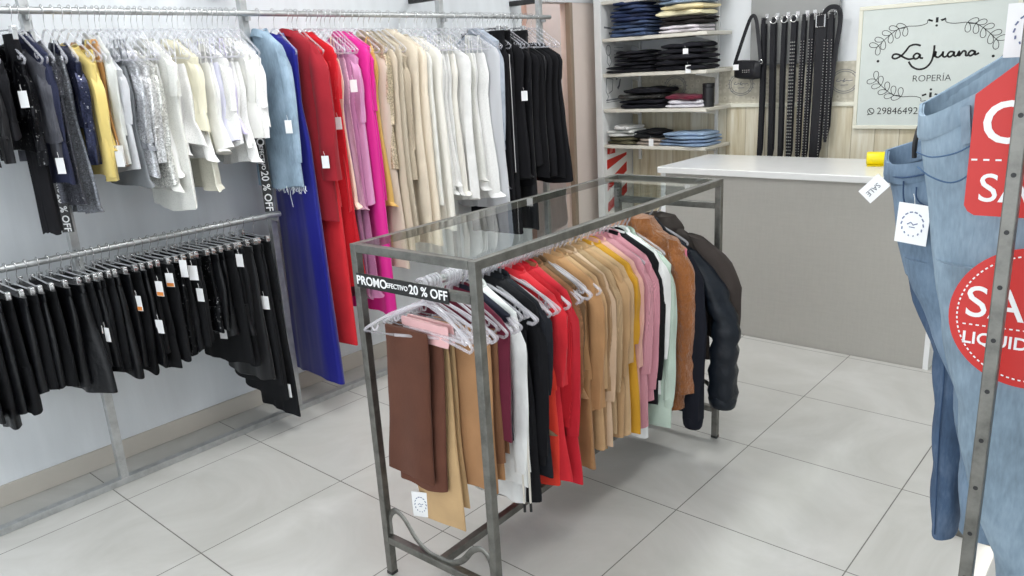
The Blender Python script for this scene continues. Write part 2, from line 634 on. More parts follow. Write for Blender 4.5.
side_stroke([(3.74, 1.815), (3.93, 1.80)], 0.012)
side_stroke([(3.80, 1.775), (3.88, 1.772)], 0.014)
side_stroke([(3.79 + 0.03 * cos(a * pi / 8), 1.66 + 0.035 * sin(a * pi / 8)) for a in range(17)], 0.006)
side_stroke([(3.78, 1.625), (3.77, 1.58), (3.80, 1.55), (3.83, 1.58), (3.80, 1.625)], 0.005)
for k in range(4):
    side_stroke([(3.86, 1.68 - 0.025 * k), (3.98, 1.675 - 0.025 * k)], 0.004)
mb.build('hanger_print', GREYINK, sn, smooth=False)
mb = MB()
side_stroke([(3.76, 1.47), (3.75, 1.38), (3.78, 1.34), (3.76, 1.31)], 0.007)
side_stroke([(3.76, 1.47), (3.84, 1.46), (3.83, 1.38), (3.78, 1.36)], 0.006)
side_stroke([(3.88, 1.46), (3.94, 1.47), (3.92, 1.41), (3.90, 1.39)], 0.018)
side_stroke([(3.75, 1.315), (3.98, 1.32)], 0.009)
side_stroke([(3.75, 1.30), (3.98, 1.305)], 0.004)
mb.build('outline_print', GREYINK, sn, smooth=False)
pp = empty('striped_poster', (-0.205, 3.86, 0.80), 0, 'white poster with red diagonal stripes on the side panel under the shelves', 'poster')
MB().box(0.0002, 0.0022, -0.13, 0.15, -0.32, 0.13).build('paper', CARD, pp, smooth=False)
mb = MB()
for k in range(3):
    z0 = -0.30 + k * 0.16
    mb.loft([[(0.0024, -0.12, z0), (0.0032, -0.12, z0), (0.0032, -0.12, z0 + 0.07), (0.0024, -0.12, z0 + 0.07)], [(0.0024, 0.14, z0 + 0.12 if k < 2 else 0.10), (0.0032, 0.14, z0 + 0.12 if k < 2 else 0.10), (0.0032, 0.14, min(z0 + 0.19, 0.12)), (0.0024, 0.14, min(z0 + 0.19, 0.12))]])
mb.build('stripe', RED, pp, smooth=False)
ls = empty('leaf_sticker', (-0.205, 3.80, 0.955), 0, 'small red square sticker with a pale leaf below the lowest shelf', 'sticker')
MB().box(0.0002, 0.0016, -0.05, 0.05, -0.045, 0.05).build('square', RED, ls, smooth=False)
MB().loft([[(0.0018, -0.03, -0.03), (0.0018, -0.01, 0.02), (0.0018, 0.03, 0.035), (0.0018, 0.012, -0.012)], [(0.0024, -0.03, -0.03), (0.0024, -0.01, 0.02), (0.0024, 0.03, 0.035), (0.0024, 0.012, -0.012)]]).build('leaf', plain('rose', (225, 130, 125)), ls, smooth=False)

# ------------------------------------------------------------------ counter
ct = empty('sales_counter', (1.42, 3.03, 0), 0, 'grey linen sales counter with a white worktop in front of the belts', 'counter')
MB().box(-0.74, 0.735, 0.03, 0.60, 0.012, 0.93).build('front_panel', LAMINATE, ct, smooth=False)
MB().box(-0.78, 0.765, 0.0, 0.645, 0.93, 0.966).build('worktop', COUNTERTOP, ct, smooth=False, bevel=0.004)
MB().box(0.735, 0.76, 0.026, 0.60, 0.0, 0.93).build('end_panel', WHITE, ct, smooth=False, bevel=0.002)
MB().box(-0.77, -0.74, 0.026, 0.60, 0.0, 0.93).build('end_panel', WHITE, ct, smooth=False, bevel=0.002)
MB().box(-0.74, 0.735, 0.033, 0.06, 0.0, 0.012).build('plinth', LAMINATE, ct, smooth=False)

yr = empty('tape_roll', (1.752, 3.43, 0.967), 0.25, 'yellow tape roll lying on the counter beside the jeans', 'tape')
N = 28
MB().loft([[(x, r * cos(2 * pi * k / N), 0.036 + r * sin(2 * pi * k / N)) for k in range(N)] for x, r in ((-0.045, 0.026), (-0.045, 0.0345), (-0.042, 0.036), (0.042, 0.036), (0.045, 0.0345), (0.045, 0.026), (-0.045, 0.026))], False, False).build('roll', YELLOW, yr)
MB().loft([[(x, r * cos(2 * pi * k / N), 0.036 + r * sin(2 * pi * k / N)) for k in range(N)] for x, r in ((-0.047, 0.021), (-0.047, 0.0258), (0.047, 0.0258), (0.047, 0.021), (-0.047, 0.021))], False, False).build('core', plain('dark_amber', (150, 130, 20)), yr)
MB().loft([[(-0.04, 0.02, 0.0005), (-0.04, -0.06, 0.0005), (-0.04, -0.06, 0.002), (-0.04, 0.02, 0.002)], [(0.04, 0.02, 0.0005), (0.04, -0.05, 0.0005), (0.04, -0.05, 0.002), (0.04, 0.02, 0.002)]]).build('tape_end', YELLOW, yr)

# ------------------------------------------------------------------ La Juana sign
sg = empty('shop_sign', (1.82, BACKY - 0.03, 1.455), 0, 'framed pale shop sign reading La Juana with a leaf wreath on the back wall', 'sign')
X0, X1, Z0, Z1 = -0.385, 0.405, -0.335, 0.335
MB().box(X0, X1, 0.0, 0.02, Z0, Z1).build('sign_panel', GREYCOVER, sg, smooth=False)
mb = MB()
fwid = 0.022
mb.box(X0 - fwid, X1 + fwid, -0.008, 0.024, Z1, Z1 + fwid).box(X0 - fwid, X1 + fwid, -0.008, 0.024, Z0 - fwid, Z0)
mb.box(X0 - fwid, X0, -0.008, 0.024, Z0, Z1).box(X1, X1 + fwid, -0.008, 0.024, Z0, Z1)
mb.build('sign_frame', SIGNFRAME, sg, smooth=False, bevel=0.003)


def sgp(pts):
    return [(x - 1.82, z - 1.455) for x, z in pts]


mb = MB()
for st in ([(1.764, 1.572), (1.735, 1.580), (1.705, 1.572), (1.685, 1.545), (1.662, 1.520), (1.632, 1.506), (1.615, 1.514), (1.622, 1.530), (1.645, 1.530), (1.68, 1.510), (1.705, 1.500), (1.732, 1.503)],
           [(1.762, 1.524), (1.745, 1.530), (1.730, 1.516), (1.738, 1.500), (1.755, 1.504), (1.765, 1.522), (1.766, 1.505), (1.782, 1.502)],
           [(1.836, 1.570), (1.836, 1.535), (1.828, 1.485), (1.803, 1.450), (1.765, 1.440), (1.728, 1.456), (1.706, 1.486)],
           [(1.836, 1.505), (1.847, 1.535), (1.846, 1.510), (1.862, 1.503), (1.880, 1.520), (1.884, 1.533), (1.884, 1.510), (1.895, 1.503), (1.91, 1.512)],
           [(1.938, 1.528), (1.92, 1.530), (1.908, 1.514), (1.918, 1.502), (1.935, 1.512), (1.940, 1.528), (1.942, 1.508), (1.955, 1.504)],
           [(1.955, 1.504), (1.966, 1.530), (1.966, 1.506), (1.985, 1.530), (1.998, 1.525), (2.000, 1.506), (2.012, 1.506)],
           [(2.042, 1.526), (2.025, 1.530), (2.012, 1.514), (2.022, 1.503), (2.038, 1.512), (2.044, 1.526), (2.046, 1.508), (2.064, 1.516)]):
    mb.ribbon(sgp(bez(st)), 0.0105, -0.0002)
mb.build('script_lettering', INK, sg, smooth=False)
text_mesh('lettering', 'ROPERÍA', 0.052, INK, sg, (0.015, -0.0008, -0.068), bold=-0.0006)
text_mesh('lettering', '2984649259', 0.058, INK, sg, (-0.272, -0.0008, -0.252), align='LEFT', bold=-0.0004)
mb = MB()
mb.ribbon([(-0.305 + 0.018 * cos(2 * pi * k / 20), -0.252 + 0.018 * sin(2 * pi * k / 20)) for k in range(21)], 0.004, -0.0002)
mb.ribbon([(-0.318, -0.266), (-0.326, -0.274), (-0.312, -0.270)], 0.004, -0.0002)
mb.ribbon(bez([(-0.312, -0.242), (-0.311, -0.252), (-0.300, -0.262), (-0.294, -0.259)]), 0.005, -0.0002)
mb.build('phone_symbol', INK, sg, smooth=False)


def leaf(mb, x, z, ang, ln=0.052, wd=0.016):
    pts = []
    for k in range(19):
        t = k / 18
        a = 2 * pi * t
        u = ln * (0.5 - 0.5 * cos(a))
        v = wd * sin(a) * (0.6 + 0.5 * u / ln)
        pts.append((x + u * cos(ang) - v * sin(ang), z + u * sin(ang) + v * cos(ang)))
    mb.ribbon(pts, 0.0032, -0.0002)


mb = MB()
for sx in (-1, 1):
    for sz in (-1, 1):
        st = bez([(0.022, 0.222 if sz > 0 else 0.180), (0.05, 0.200), (0.11, 0.195), (0.16, 0.198)])
        st = bez([(0.02, 0.215), (0.045, 0.218), (0.05, 0.200), (0.09, 0.190), (0.145, 0.192)])
        br = bez([(0.145, 0.192), (0.20, 0.180), (0.255, 0.140), (0.31, 0.085)])
        off = 0.012 if sz > 0 else -0.005
        tr_ = lambda p: (0.016 + sx * p[0], 0.005 + sz * (p[1] + 0.012) + (0.02 if sz > 0 else 0.03))
        mb = MB()
        mb.ribbon([tr_(p) for p in st], 0.0032, -0.0002)
        mb.ribbon([tr_(p) for p in br], 0.0032, -0.0002)
        for i, k in enumerate((2, 6, 10, 14, 17)):
            p = br[min(k, len(br) - 1)]
            q = tr_(p)
            for s_, dang in ((1, 0.75), (-1, -1.0)):
                a0 = math.atan2(-0.5, 0.85) + dang
                ang = math.atan2(sz * sin(a0), sx * cos(a0))
                leaf(mb, q[0], q[1], ang)
        mb.build('leaf_garland', INK, sg, smooth=False)
for z, s in ((0.250, 1), (-0.158, -1)):
    mb = MB()
    mb.disc(0.018, z + s * -0.028, 0.0065, -0.0002)
    mb.ribbon([(0.018, z - s * 0.012), (0.018, z + s * 0.016)], 0.013, -0.0002)
    for q in (-1, 1):
        mb.ribbon([(0.018 + q * 0.022, z + s * -0.002), (0.018 + q * 0.045, z + s * 0.006)], 0.010, -0.0002)
    mb.build('flourish', INK, sg, smooth=False)
for x in (-0.284, 0.314):
    MB().disc(x, 0.041, 0.0075, -0.0002).build('dot', INK, sg, smooth=False)

# ------------------------------------------------------------------ belts on the grey board
bo = MB().box(0.735, 1.30, BACKY - 0.045, BACKY - 0.0295, 1.51, 2.35)
tag(bo.build('display_board', GREYBOARD, None, smooth=False, bevel=0.002), 'grey hook board behind the hanging belts', 'board')
BELTY = BACKY - 0.105
BLK = fabric((26, 26, 30), 'leather')
STUD = steel_mat('silver_studs', (210, 210, 205), 0.25, 0.1)
belts = [
    (0.845, 0.030, 0.86, 0, 0, 'plain wide black belt hanging beside the small black bag'),
    (0.915, 0.034, 0.86, 1, 0, 'plain black belt with round silver buckle, second past the bag'),
    (0.985, 0.028, 0.86, 1, 0, 'plain narrow black belt with round buckle, third past the bag'),
    (1.045, 0.034, 0.86, 2, 3, 'black belt with ladder rows of square silver studs'),
    (1.105, 0.026, 0.87, 0, 2, 'narrow black belt with two rows of small studs beside the ladder-studded belt'),
    (1.152, 0.028, 0.86, 0, 2, 'black studded belt between the narrow studded belt and the square-buckled belt'),
    (1.212, 0.066, 0.87, 3, 1, 'broad black belt with large square silver buckle'),
    (1.272, 0.034, 1.02, 0, 2, 'looped black studded belt at the end of the row beside the shop sign'),
]
for i, (x, wd, zb, bk, st, lab) in enumerate(belts):
    r = empty('belt', (x, BELTY, 1.79), 0, lab, 'belt', 'belts hanging on the grey board')
    zl = zb - 1.79
    for s, (dy, dz, dx) in enumerate(((0.0, 0.0, 0), (0.014, 0.05, 0.006))):
        rings = []
        for k in range(15):
            t = k / 14
            z = zl + dz - (zl + dz) * t - 0.045 * 0
            z = (zl + dz) * (1 - t) - 0.03 * t
            hw = wd / 2 * (1 if t > 0.05 else 0.45 + 0.55 * t / 0.05)
            cx = dx + 0.004 * sin(3 * t + i)
            cy = dy + 0.004 * sin(2.5 * t + i * 2) - 0.02 * (1 - t) * 0.2
            rings.append([(cx - hw, cy - 0.002, z), (cx + hw, cy - 0.002, z), (cx + hw, cy + 0.002, z), (cx - hw, cy + 0.002, z)])
        MB().loft(rings).build('strap', BLK, r, smooth=False)
    MB().tube([(0, 0.0, -0.03), (0, -0.002, 0.0), (0, 0.012, 0.008), (0, 0.014, -0.03)], 0.002, 6, ry=wd / 2.4).build('loop', BLK, r)
    if bk in (1, 2):
        R_ = 0.021
        MB().tube([(R_ * cos(2 * pi * k / 20), -0.008, -0.012 + R_ * sin(2 * pi * k / 20)) for k in range(20)], 0.0032, 6, closed=True).build('buckle', CHROME, r)
    elif bk == 3:
        MB().tube([(-0.026, -0.008, -0.075), (0.026, -0.008, -0.075), (0.026, -0.008, -0.005), (-0.026, -0.008, -0.005)], 0.006, 6, closed=True).build('buckle', CHROME, r)
    if st:
        mb = MB()
        z = zl + 0.02
        while z < -0.14:
            for q in range(st):
                dx = 0 if st == 1 else (q / (st - 1) - 0.5) * wd * 0.7
                if st == 1:
                    dx = wd * 0.36
                t = 1 - (z + 0.03) / (zl + 0.03)
                cx = 0.004 * sin(3 * t + i) + dx
                cy = 0.004 * sin(2.5 * t + i * 2) - 0.02 * (1 - t) * 0.2
                h = 0.0038 if st < 3 else 0.0048
                mb.loft([[(cx + h * cos(2 * pi * k / 6), cy - 0.002, z + h * sin(2 * pi * k / 6)) for k in range(6)], [(cx + h * .5 * cos(2 * pi * k / 6), cy - 0.006, z + h * .5 * sin(2 * pi * k / 6)) for k in range(6)]])
            z += 0.021 if st == 3 else 0.017
        o = mb.build('stud_rows', STUD, r, smooth=False)
        o['kind'] = 'stuff'
    if i == 7:
        MB().tube(bez([(-0.03, 0, -0.03), (-0.035, -0.004, 0.01), (0.0, -0.006, 0.035), (0.045, -0.004, 0.02), (0.055, 0, -0.06), (0.035, 0, -0.25), (0.02, 0, -0.5)]), 0.004, 6, ry=0.016).build('belt_tail', BLK, r)
    hk = empty('belt_hook', (x, BELTY, 1.79), 0, 'thin chrome hook on the grey board holding a belt or bag', 'hook', 'chrome hooks on the grey board')
    MB().tube([(0, 0.0605, 0.012), (0, 0.006, -0.004), (0, -0.03, -0.004), (0, -0.036, 0.012)], 0.002, 6).build('prong', CHROME, hk)
    MB().box(-0.012, 0.012, 0.0565, 0.0595, -0.01, 0.03).build('back_plate', CHROME, hk, smooth=False)
# crossbody bag
bg = empty('crossbody_bag', (0.762, BELTY - 0.02, 1.488), 0.0, 'small black crossbody bag hanging at the end of the belts', 'bag')
rings = []
for k in range(9):
    t = k / 8
    x = -0.095 + 0.18 * t
    e = 0.028 * (1 - (2 * t - 1) ** 6) + 0.006
    h = 0.060 * (1 - 0.15 * (2 * t - 1) ** 4)
    rings.append([(x, e * cos(2 * pi * q / 16), h * (sin(2 * pi * q / 16)) * (1.0) - 0.012 * t) for q in range(16)])
MB().loft(rings).build('pouch', BLK, bg)
MB().loft([[(x, -0.0355, z) for x, z in ((-0.06, 0.045), (0.06, 0.045), (0.05, 0.0), (-0.05, 0.0))], [(x, -0.0305, z) for x, z in ((-0.06, 0.045), (0.06, 0.045), (0.05, 0.0), (-0.05, 0.0))]]).build('flap', BLK, bg, smooth=False)
MB().tube(bez([(-0.095, 0, 0.02), (-0.085, -0.002, 0.06), (-0.01, -0.004, 0.27), (0.022, -0.004, 0.325), (0.045, 0.0, 0.30), (0.06, 0.004, 0.2), (0.085, 0, 0.02)]), 0.0025, 6, ry=0.013).build('shoulder_strap', BLK, bg)
mb = MB()
for k in range(4):
    for q in range(2):
        mb.disc(-0.02 + 0.014 * k, -0.012 + 0.012 * q - 0.008, 0.0035, -0.037)
mb.build('stud_rows', STUD, bg, smooth=False)
MB().box(-0.09, -0.05, -0.036, -0.034, -0.005, 0.03).build('price_tag', CARD, bg, smooth=False)
MB().tube([(0.085 + 0.012 * cos(2 * pi * k / 12), -0.003, 0.04 + 0.012 * sin(2 * pi * k / 12)) for k in range(12)], 0.002, 6, closed=True).build('strap_ring', CHROME, bg)

# ------------------------------------------------------------------ wall rack (galvanised frame, two hanging rails)
RX, RZU, RZL = -0.10, 1.87, 0.995
RAILR = 0.0125
wr = empty('clothes_rack', (-0.15, 0, 0), 0, 'galvanised wall clothes rack with upper and lower rail on the grey wall', 'clothes rack')
POSTS = (-1.35, 0.057, 0.915, 2.10, 2.955)
for y in POSTS:
    MB().box(-0.016, 0.016, y - 0.016, y + 0.016, 0.0, 2.35).build('post', GALV, wr, smooth=False, bevel=0.002)
    MB().box(-0.2295, -0.017, y - 0.014, y + 0.014, 1.955, 1.985).build('wall_bracket', DARKMETAL, wr, smooth=False, bevel=0.002)
    MB().box(0.017, 0.05, y - 0.006, y + 0.006, RZU - 0.03, RZU - 0.0135).build('rail_bracket', GALV, wr, smooth=False)
for y in POSTS[:3]:
    MB().box(0.017, 0.05, y - 0.006, y + 0.006, RZL - 0.03, RZL - 0.0135).build('rail_bracket', GALV, wr, smooth=False)
MB().box(-0.018, 0.018, -1.4, 3.0, 0.0005, 0.028).build('base_bar', GALV, wr, smooth=False, bevel=0.002)
MB().tube([(0.05, -1.45, RZU), (0.05, 3.0, RZU)], RAILR, 14).build('upper_rail', GALV, wr)
MB().tube([(0.05, -1.45, RZL), (0.05, 0.93, RZL)], RAILR, 14).build('lower_rail', GALV, wr)

PROMOBLACK = plain('sign_black', (22, 22, 22), 0.5)


def promo(loc, rz, vertical, label, length=0.36):
    r = empty('promo_sign', loc, rz, label, 'sign')
    h = 0.042
    if vertical:
        MB().box(-h / 2, h / 2, -0.003, 0, -length, 0).build('strip', PROMOBLACK, r, smooth=False)
        rot = (pi / 2, pi / 2, 0)
        P = lambda d: (0, -0.0033, -d)
    else:
        MB().box(0, length, -0.003, 0, -h / 2, h / 2).build('strip', PROMOBLACK, r, smooth=False)
        rot = (pi / 2, 0, 0)
        P = lambda d: (d, -0.0033, 0)
    k = length / 0.36
    text_mesh('lettering', 'PROMO', 0.036 * k, CARD, r, P(0.064 * k), rot, bold=0.0007)
    text_mesh('lettering', 'EFECTIVO', 0.019 * k, CARD, r, P(0.168 * k), rot, bold=0.0003)
    text_mesh('lettering', '20 % OFF', 0.036 * k, CARD, r, P(0.286 * k), rot, bold=0.0006)
    return r


promo((-0.118, 0.030, 1.80), radians(45), True, 'black strip sign with white PROMO lettering, upper one on the first rack post', 0.36)
promo((-0.118, 0.038, 1.44), radians(45), True, 'black strip sign with white PROMO lettering below another on the first rack post', 0.36)
promo((-0.118, 0.892, 1.47), radians(45), True, 'black strip sign with white PROMO lettering beside the pale blue denim jacket', 0.46)

# ------------------------------------------------------------------ middle rack with the glass top
MR = radians(2.0)
MC = Vector((1.444, 1.072, 0))
mr = empty('glass_top_rack', MC, MR, 'free-standing steel clothes rack with a glass top in the middle of the floor', 'clothes rack')
HX, HY, HT = 0.245, 0.738, 1.118
for sx in (-1, 1):
    for sy in (-1, 1):
        x, y = sx * (HX - 0.0125), sy * (HY - 0.0125)
        MB().box(x - 0.0125, x + 0.0125, y - 0.0125, y + 0.0125, 0, HT - 0.02).build('post', STEEL, mr, smooth=False, bevel=0.002)
        MB().box(x - 0.0135, x + 0.0135, y - 0.0135, y + 0.0135, 0.0002, 0.012).build('foot_cap', DARKMETAL, mr, smooth=False, bevel=0.002)
for sx in (-1, 1):
    x = sx * (HX - 0.0125)
    MB().box(x - 0.0125, x + 0.0125, -HY, HY, HT - 0.025, HT).build('top_bar', STEEL, mr, smooth=False, bevel=0.002)
for sy in (-1, 1):
    y = sy * (HY - 0.0125)
    MB().box(-HX + 0.026, HX - 0.026, y - 0.0125, y + 0.0125, HT - 0.025, HT).build('top_bar', STEEL, mr, smooth=False, bevel=0.002)
    MB().box(-HX + 0.026, HX - 0.026, y - 0.0125, y + 0.0125, 1.0, 1.025).build('end_bar', STEEL, mr, smooth=False, bevel=0.002)
    MB().box(-HX + 0.026, HX - 0.026, y - 0.0125, y + 0.0125, 0.12, 0.145).build('lower_end_bar', STEEL, mr, smooth=False, bevel=0.002)
    # wrought scroll: arch by each post dipping to the bar
    pts = [(-0.218, 0.155), (-0.214, 0.215), (-0.185, 0.248), (-0.145, 0.232), (-0.10, 0.18), (-0.05, 0.152), (0, 0.1475)]
    pts = pts + [(-x, z) for x, z in reversed(pts[:-1])]
    MB().tube([(p[0], y, p[1]) for p in bez(pts, 5)], 0.004, 8, ry=0.010).build('scroll', STEEL, mr)
MB().box(-0.0125, 0.0125, -HY + 0.026, HY - 0.026, 0.12, 0.145).build('lower_long_bar', STEEL, mr, smooth=False, bevel=0.002)
MRZ = 1.0125
MB().tube([(0, -HY + 0.026, MRZ), (0, HY - 0.026, MRZ)], RAILR, 14).build('hanging_rod', CHROME, mr)
MB().box(-HX + 0.026, HX - 0.026, -HY + 0.026, HY - 0.026, HT - 0.008, HT).build('glass_top', GLASS, mr, smooth=False)
promo((MC.x - 0.198, MC.y - 0.7469, 1.0125), MR, False, 'black strip sign with white PROMO lettering on the end bar of the glass rack', 0.37)

# ------------------------------------------------------------------ hangers
HGROUP = {}


def hanger_proto(kind):
    r = empty('coat_hanger', (0, 0, 0))
    if kind == 'clip':
        r.name = 'clip_hanger'
    hr = 0.0165
    hook = [(hr * cos(a), 0, hr * sin(a) + 0.0035) for a in [pi + 0.75 - k * (pi + 0.75) / 9 for k in range(10)]]
    hook = hook + [(0.014, 0, -0.012), (0.004, 0, -0.026), (0, 0, -0.04), (0, 0, -0.055 if kind.startswith('acrylic') else -0.068)]
    if kind.startswith('acrylic'):
        MB().tube(bez(hook, 3), 0.0042, 7).build('hook', CLEARTHICK, r)
        arm, rad = CLEARTHICK, 0.0048
    else:
        MB().tube(bez(hook, 3), 0.0014, 6).build('hook', CHROME, r)
        arm, rad = CLEAR, 0.0042
    if kind == 'clip':
        MB().tube([(-0.15, 0, -0.07), (0.15, 0, -0.07)], 0.0035, 6).build('bar', CHROME, r)
        for s in (-0.12, 0.12):
            MB().box(s - 0.013, s + 0.013, -0.008, 0.008, -0.105, -0.06).build('clip', CHROME, r, smooth=False, bevel=0.002)
    else:
        hwid, d0, d1, d2 = (0.168, -0.056, -0.088, -0.122) if kind == 'acrylic' else (0.20, -0.052, -0.090, -0.135) if kind == 'acrylic_wide' else (0.172, -0.066, -0.116, -0.160)
        half = [(0.03, d0 - 0.006), (0.55 * hwid, d1), (hwid - 0.010, d2), (hwid, d2 - 0.012), (hwid - 0.012, d2 - 0.024)]
        top = [(-u, 0, z) for u, z in reversed(half)][1:] + [(0, 0, d0)] + [(u, 0, z) for u, z in half]
        loop = bez(top, 3) + [(0.10, 0, d2 - 0.018), (0, 0, d2 - 0.016), (-0.10, 0, d2 - 0.018)]
        MB().tube(loop, rad, 7, closed=True).build('shoulder_frame', arm, r)
        for s in (-1, 1):
            q = hwid - 0.172
            MB().tube(bez([(s * (0.125 + q), 0, d2 + 0.012), (s * (0.130 + q), 0, d2 - 0.004), (s * (0.142 + q), 0, d2 - 0.006), (s * (0.145 + q), 0, d2 + 0.004)], 3), rad * 0.7, 6).build('strap_notch', arm, r)
    return r


PROTO = {}


def hanger(kind, loc, rz, label, group):
    if kind not in PROTO:
        PROTO[kind] = hanger_proto(kind)
        r = PROTO[kind]
        r.location = loc
        r.rotation_euler = (0, 0, rz)
        tag(r, label, 'hanger', group)
        return r
    return dup(PROTO[kind], loc, rz, label, group)


# ------------------------------------------------------------------ garments
def interp(prof, z):
    for a, b in zip(prof, prof[1:]):
        if a[0] >= z >= b[0]:
            t = (a[0] - z) / (a[0] - b[0])
            t = t * t * (3 - 2 * t) * 0.5 + t * 0.5
            return [x + (y - x) * t for x, y in zip(a[1:], b[1:])]
    return list(prof[-1][1:])


def body(prof, rng, N=40, step=0.03, fold=0.006, nf=5, hemv=0.008, quilt=0.0, shag=0.0, flat=0.75):
    """prof: (z, centre u, half width, half thickness) from top to hem"""
    zs = []
    for a, b in zip(prof, prof[1:]):
        n = max(1, int(abs(a[0] - b[0]) / step))
        zs += [a[0] + (b[0] - a[0]) * k / n for k in range(n)]
    zs.append(prof[-1][0])
    L0, L1 = zs[0], zs[-1]
    ph = [rng.uniform(0, 6.28) for _ in range(6)]
    rings = []
    for z in zs:
        uc, hw, ht = interp(prof, z)
        t = (L0 - z) / (L0 - L1 + 1e-6)
        g = min(1, 0.15 + 1.1 * t) * fold
        q = 1.0
        if quilt:
            q = 1 + quilt * (abs(sin((z + 0.02 * sin(ph[0])) * pi / 0.085)) - 0.6)
        r = []
        for k in range(N):
            a = 2 * pi * k / N
            ca, sa = cos(a), sin(a)
            u = hw * math.copysign(abs(ca) ** flat, ca) * (1 + (q - 1) * 0.25)
            v = ht * math.copysign(abs(sa) ** 0.85, sa) * q
            f = sin(nf * u / max(hw, 0.01) * 1.6 + ph[0] + 1.3 * t) + 0.6 * sin((nf * 1.7) * u / max(hw, 0.01) + ph[1] - 1.1 * t)
            v += g * f * (0.55 + 0.45 * abs(sa))
            u += g * 1.1 * sin(3 * a + ph[2] + 2.2 * t) + 0.35 * fold * sin(9 * t + ph[3] + a)
            zz = z
            if shag:
                u += rng.uniform(-shag, shag)
                v += rng.uniform(-shag, shag)
            if t > 0.97:
                zz = z + hemv * sin(2 * a + ph[4]) + hemv * 0.6 * sin(5 * u / max(hw, 0.01) + ph[5])
            r.append((uc + u, v, zz))
        rings.append(r)
    return rings


def sleeve_rings(side, hw, zs, ln, ru, rv, rng, out=0.02, cuff=0.8, quilt=0.0, shag=0.0, fold=0.004, back=0.0):
    n = max(4, int(ln / 0.03))
    ph = rng.uniform(0, 6.28)
    rings = []
    for i in range(n + 1):
        t = i / n
        z = zs + 0.012 - t * ln
        u = side * (hw * (0.80 + 0.20 * min(1, t * 5)) + out * min(1, t * 2.2) - 0.012 * t)
        k = (0.55 + 0.45 * min(1, t * 6)) * (1 - (1 - cuff) * t)
        q = 1 + (quilt * (abs(sin(z * pi / 0.085)) - 0.6) if quilt else 0)
        r = []
        for j in range(18):
            a = 2 * pi * j / 18
            f = fold * sin(4 * a + ph + 5 * t) + fold * 0.35 * sin(13 * t + ph + a)
            r.append((u + (ru * k * q + f) * cos(a) + (rng.uniform(-shag, shag) if shag else 0), back * t + (rv * k * q + f * 0.6) * sin(a), z + 0.012 * cos(a) * (1 - t) * -side * 0.8))
        rings.append(r)
    return rings


def price_tag(parent, u, v, z, big=False, orange=False, h=0.055, wd=0.036, rz=0.35, logo=False, tilt=0.0):
    MB_ = MB().box(-wd / 2, wd / 2, -0.0008, 0.0008, -h, 0)
    o = MB_.build('price_tag', CARD, parent, smooth=False)
    o.location = (u, v, z)
    o.rotation_euler = (0, tilt, rz)
    if orange:
        MB().box(-wd / 2 * 0.9, wd / 2 * 0.9, -0.0014, -0.0009, -h * 0.97, -h * 0.72).build('orange_band', ORANGE, o, smooth=False)
    if logo:
        m = MB()
        for k in range(14):
            a = 2 * pi * k / 14
            cx, cz = 0.34 * wd * cos(a), -h / 2 + 0.30 * h * sin(a)
            m.ribbon([(cx - 0.0022 * sin(a) - 0.001, cz + 0.0032 * cos(a)), (cx + 0.0022 * sin(a) + 0.001, cz - 0.0032 * cos(a))], 0.0026, -0.0009, 0.0006)
        m.ribbon([(-0.16 * wd, -h * 0.52), (-0.05 * wd, -h * 0.46), (0.03 * wd, -h * 0.52), (0.16 * wd, -h * 0.47)], 0.0022, -0.0009, 0.0006)
        m.ribbon([(-0.09 * wd, -h * 0.58), (0.09 * wd, -h * 0.58)], 0.0016, -0.0009, 0.0006)
        m.build('logo_print', BLUEINK, o, smooth=False)
    MB().tube([(0, 0, -0.004), (-0.004, 0.002, 0.012), (-0.008, 0.004, 0.02)], 0.0006, 5).build('tag_string', CARD, o)
    return o


NAMES = {'top': 'blouse', 'strap': 'slip_dress', 'dress': 'dress', 'jacket': 'jacket', 'pants': 'trousers', 'skirt': 'skirt', 'fold': 'trousers', 'coat': 'coat'}


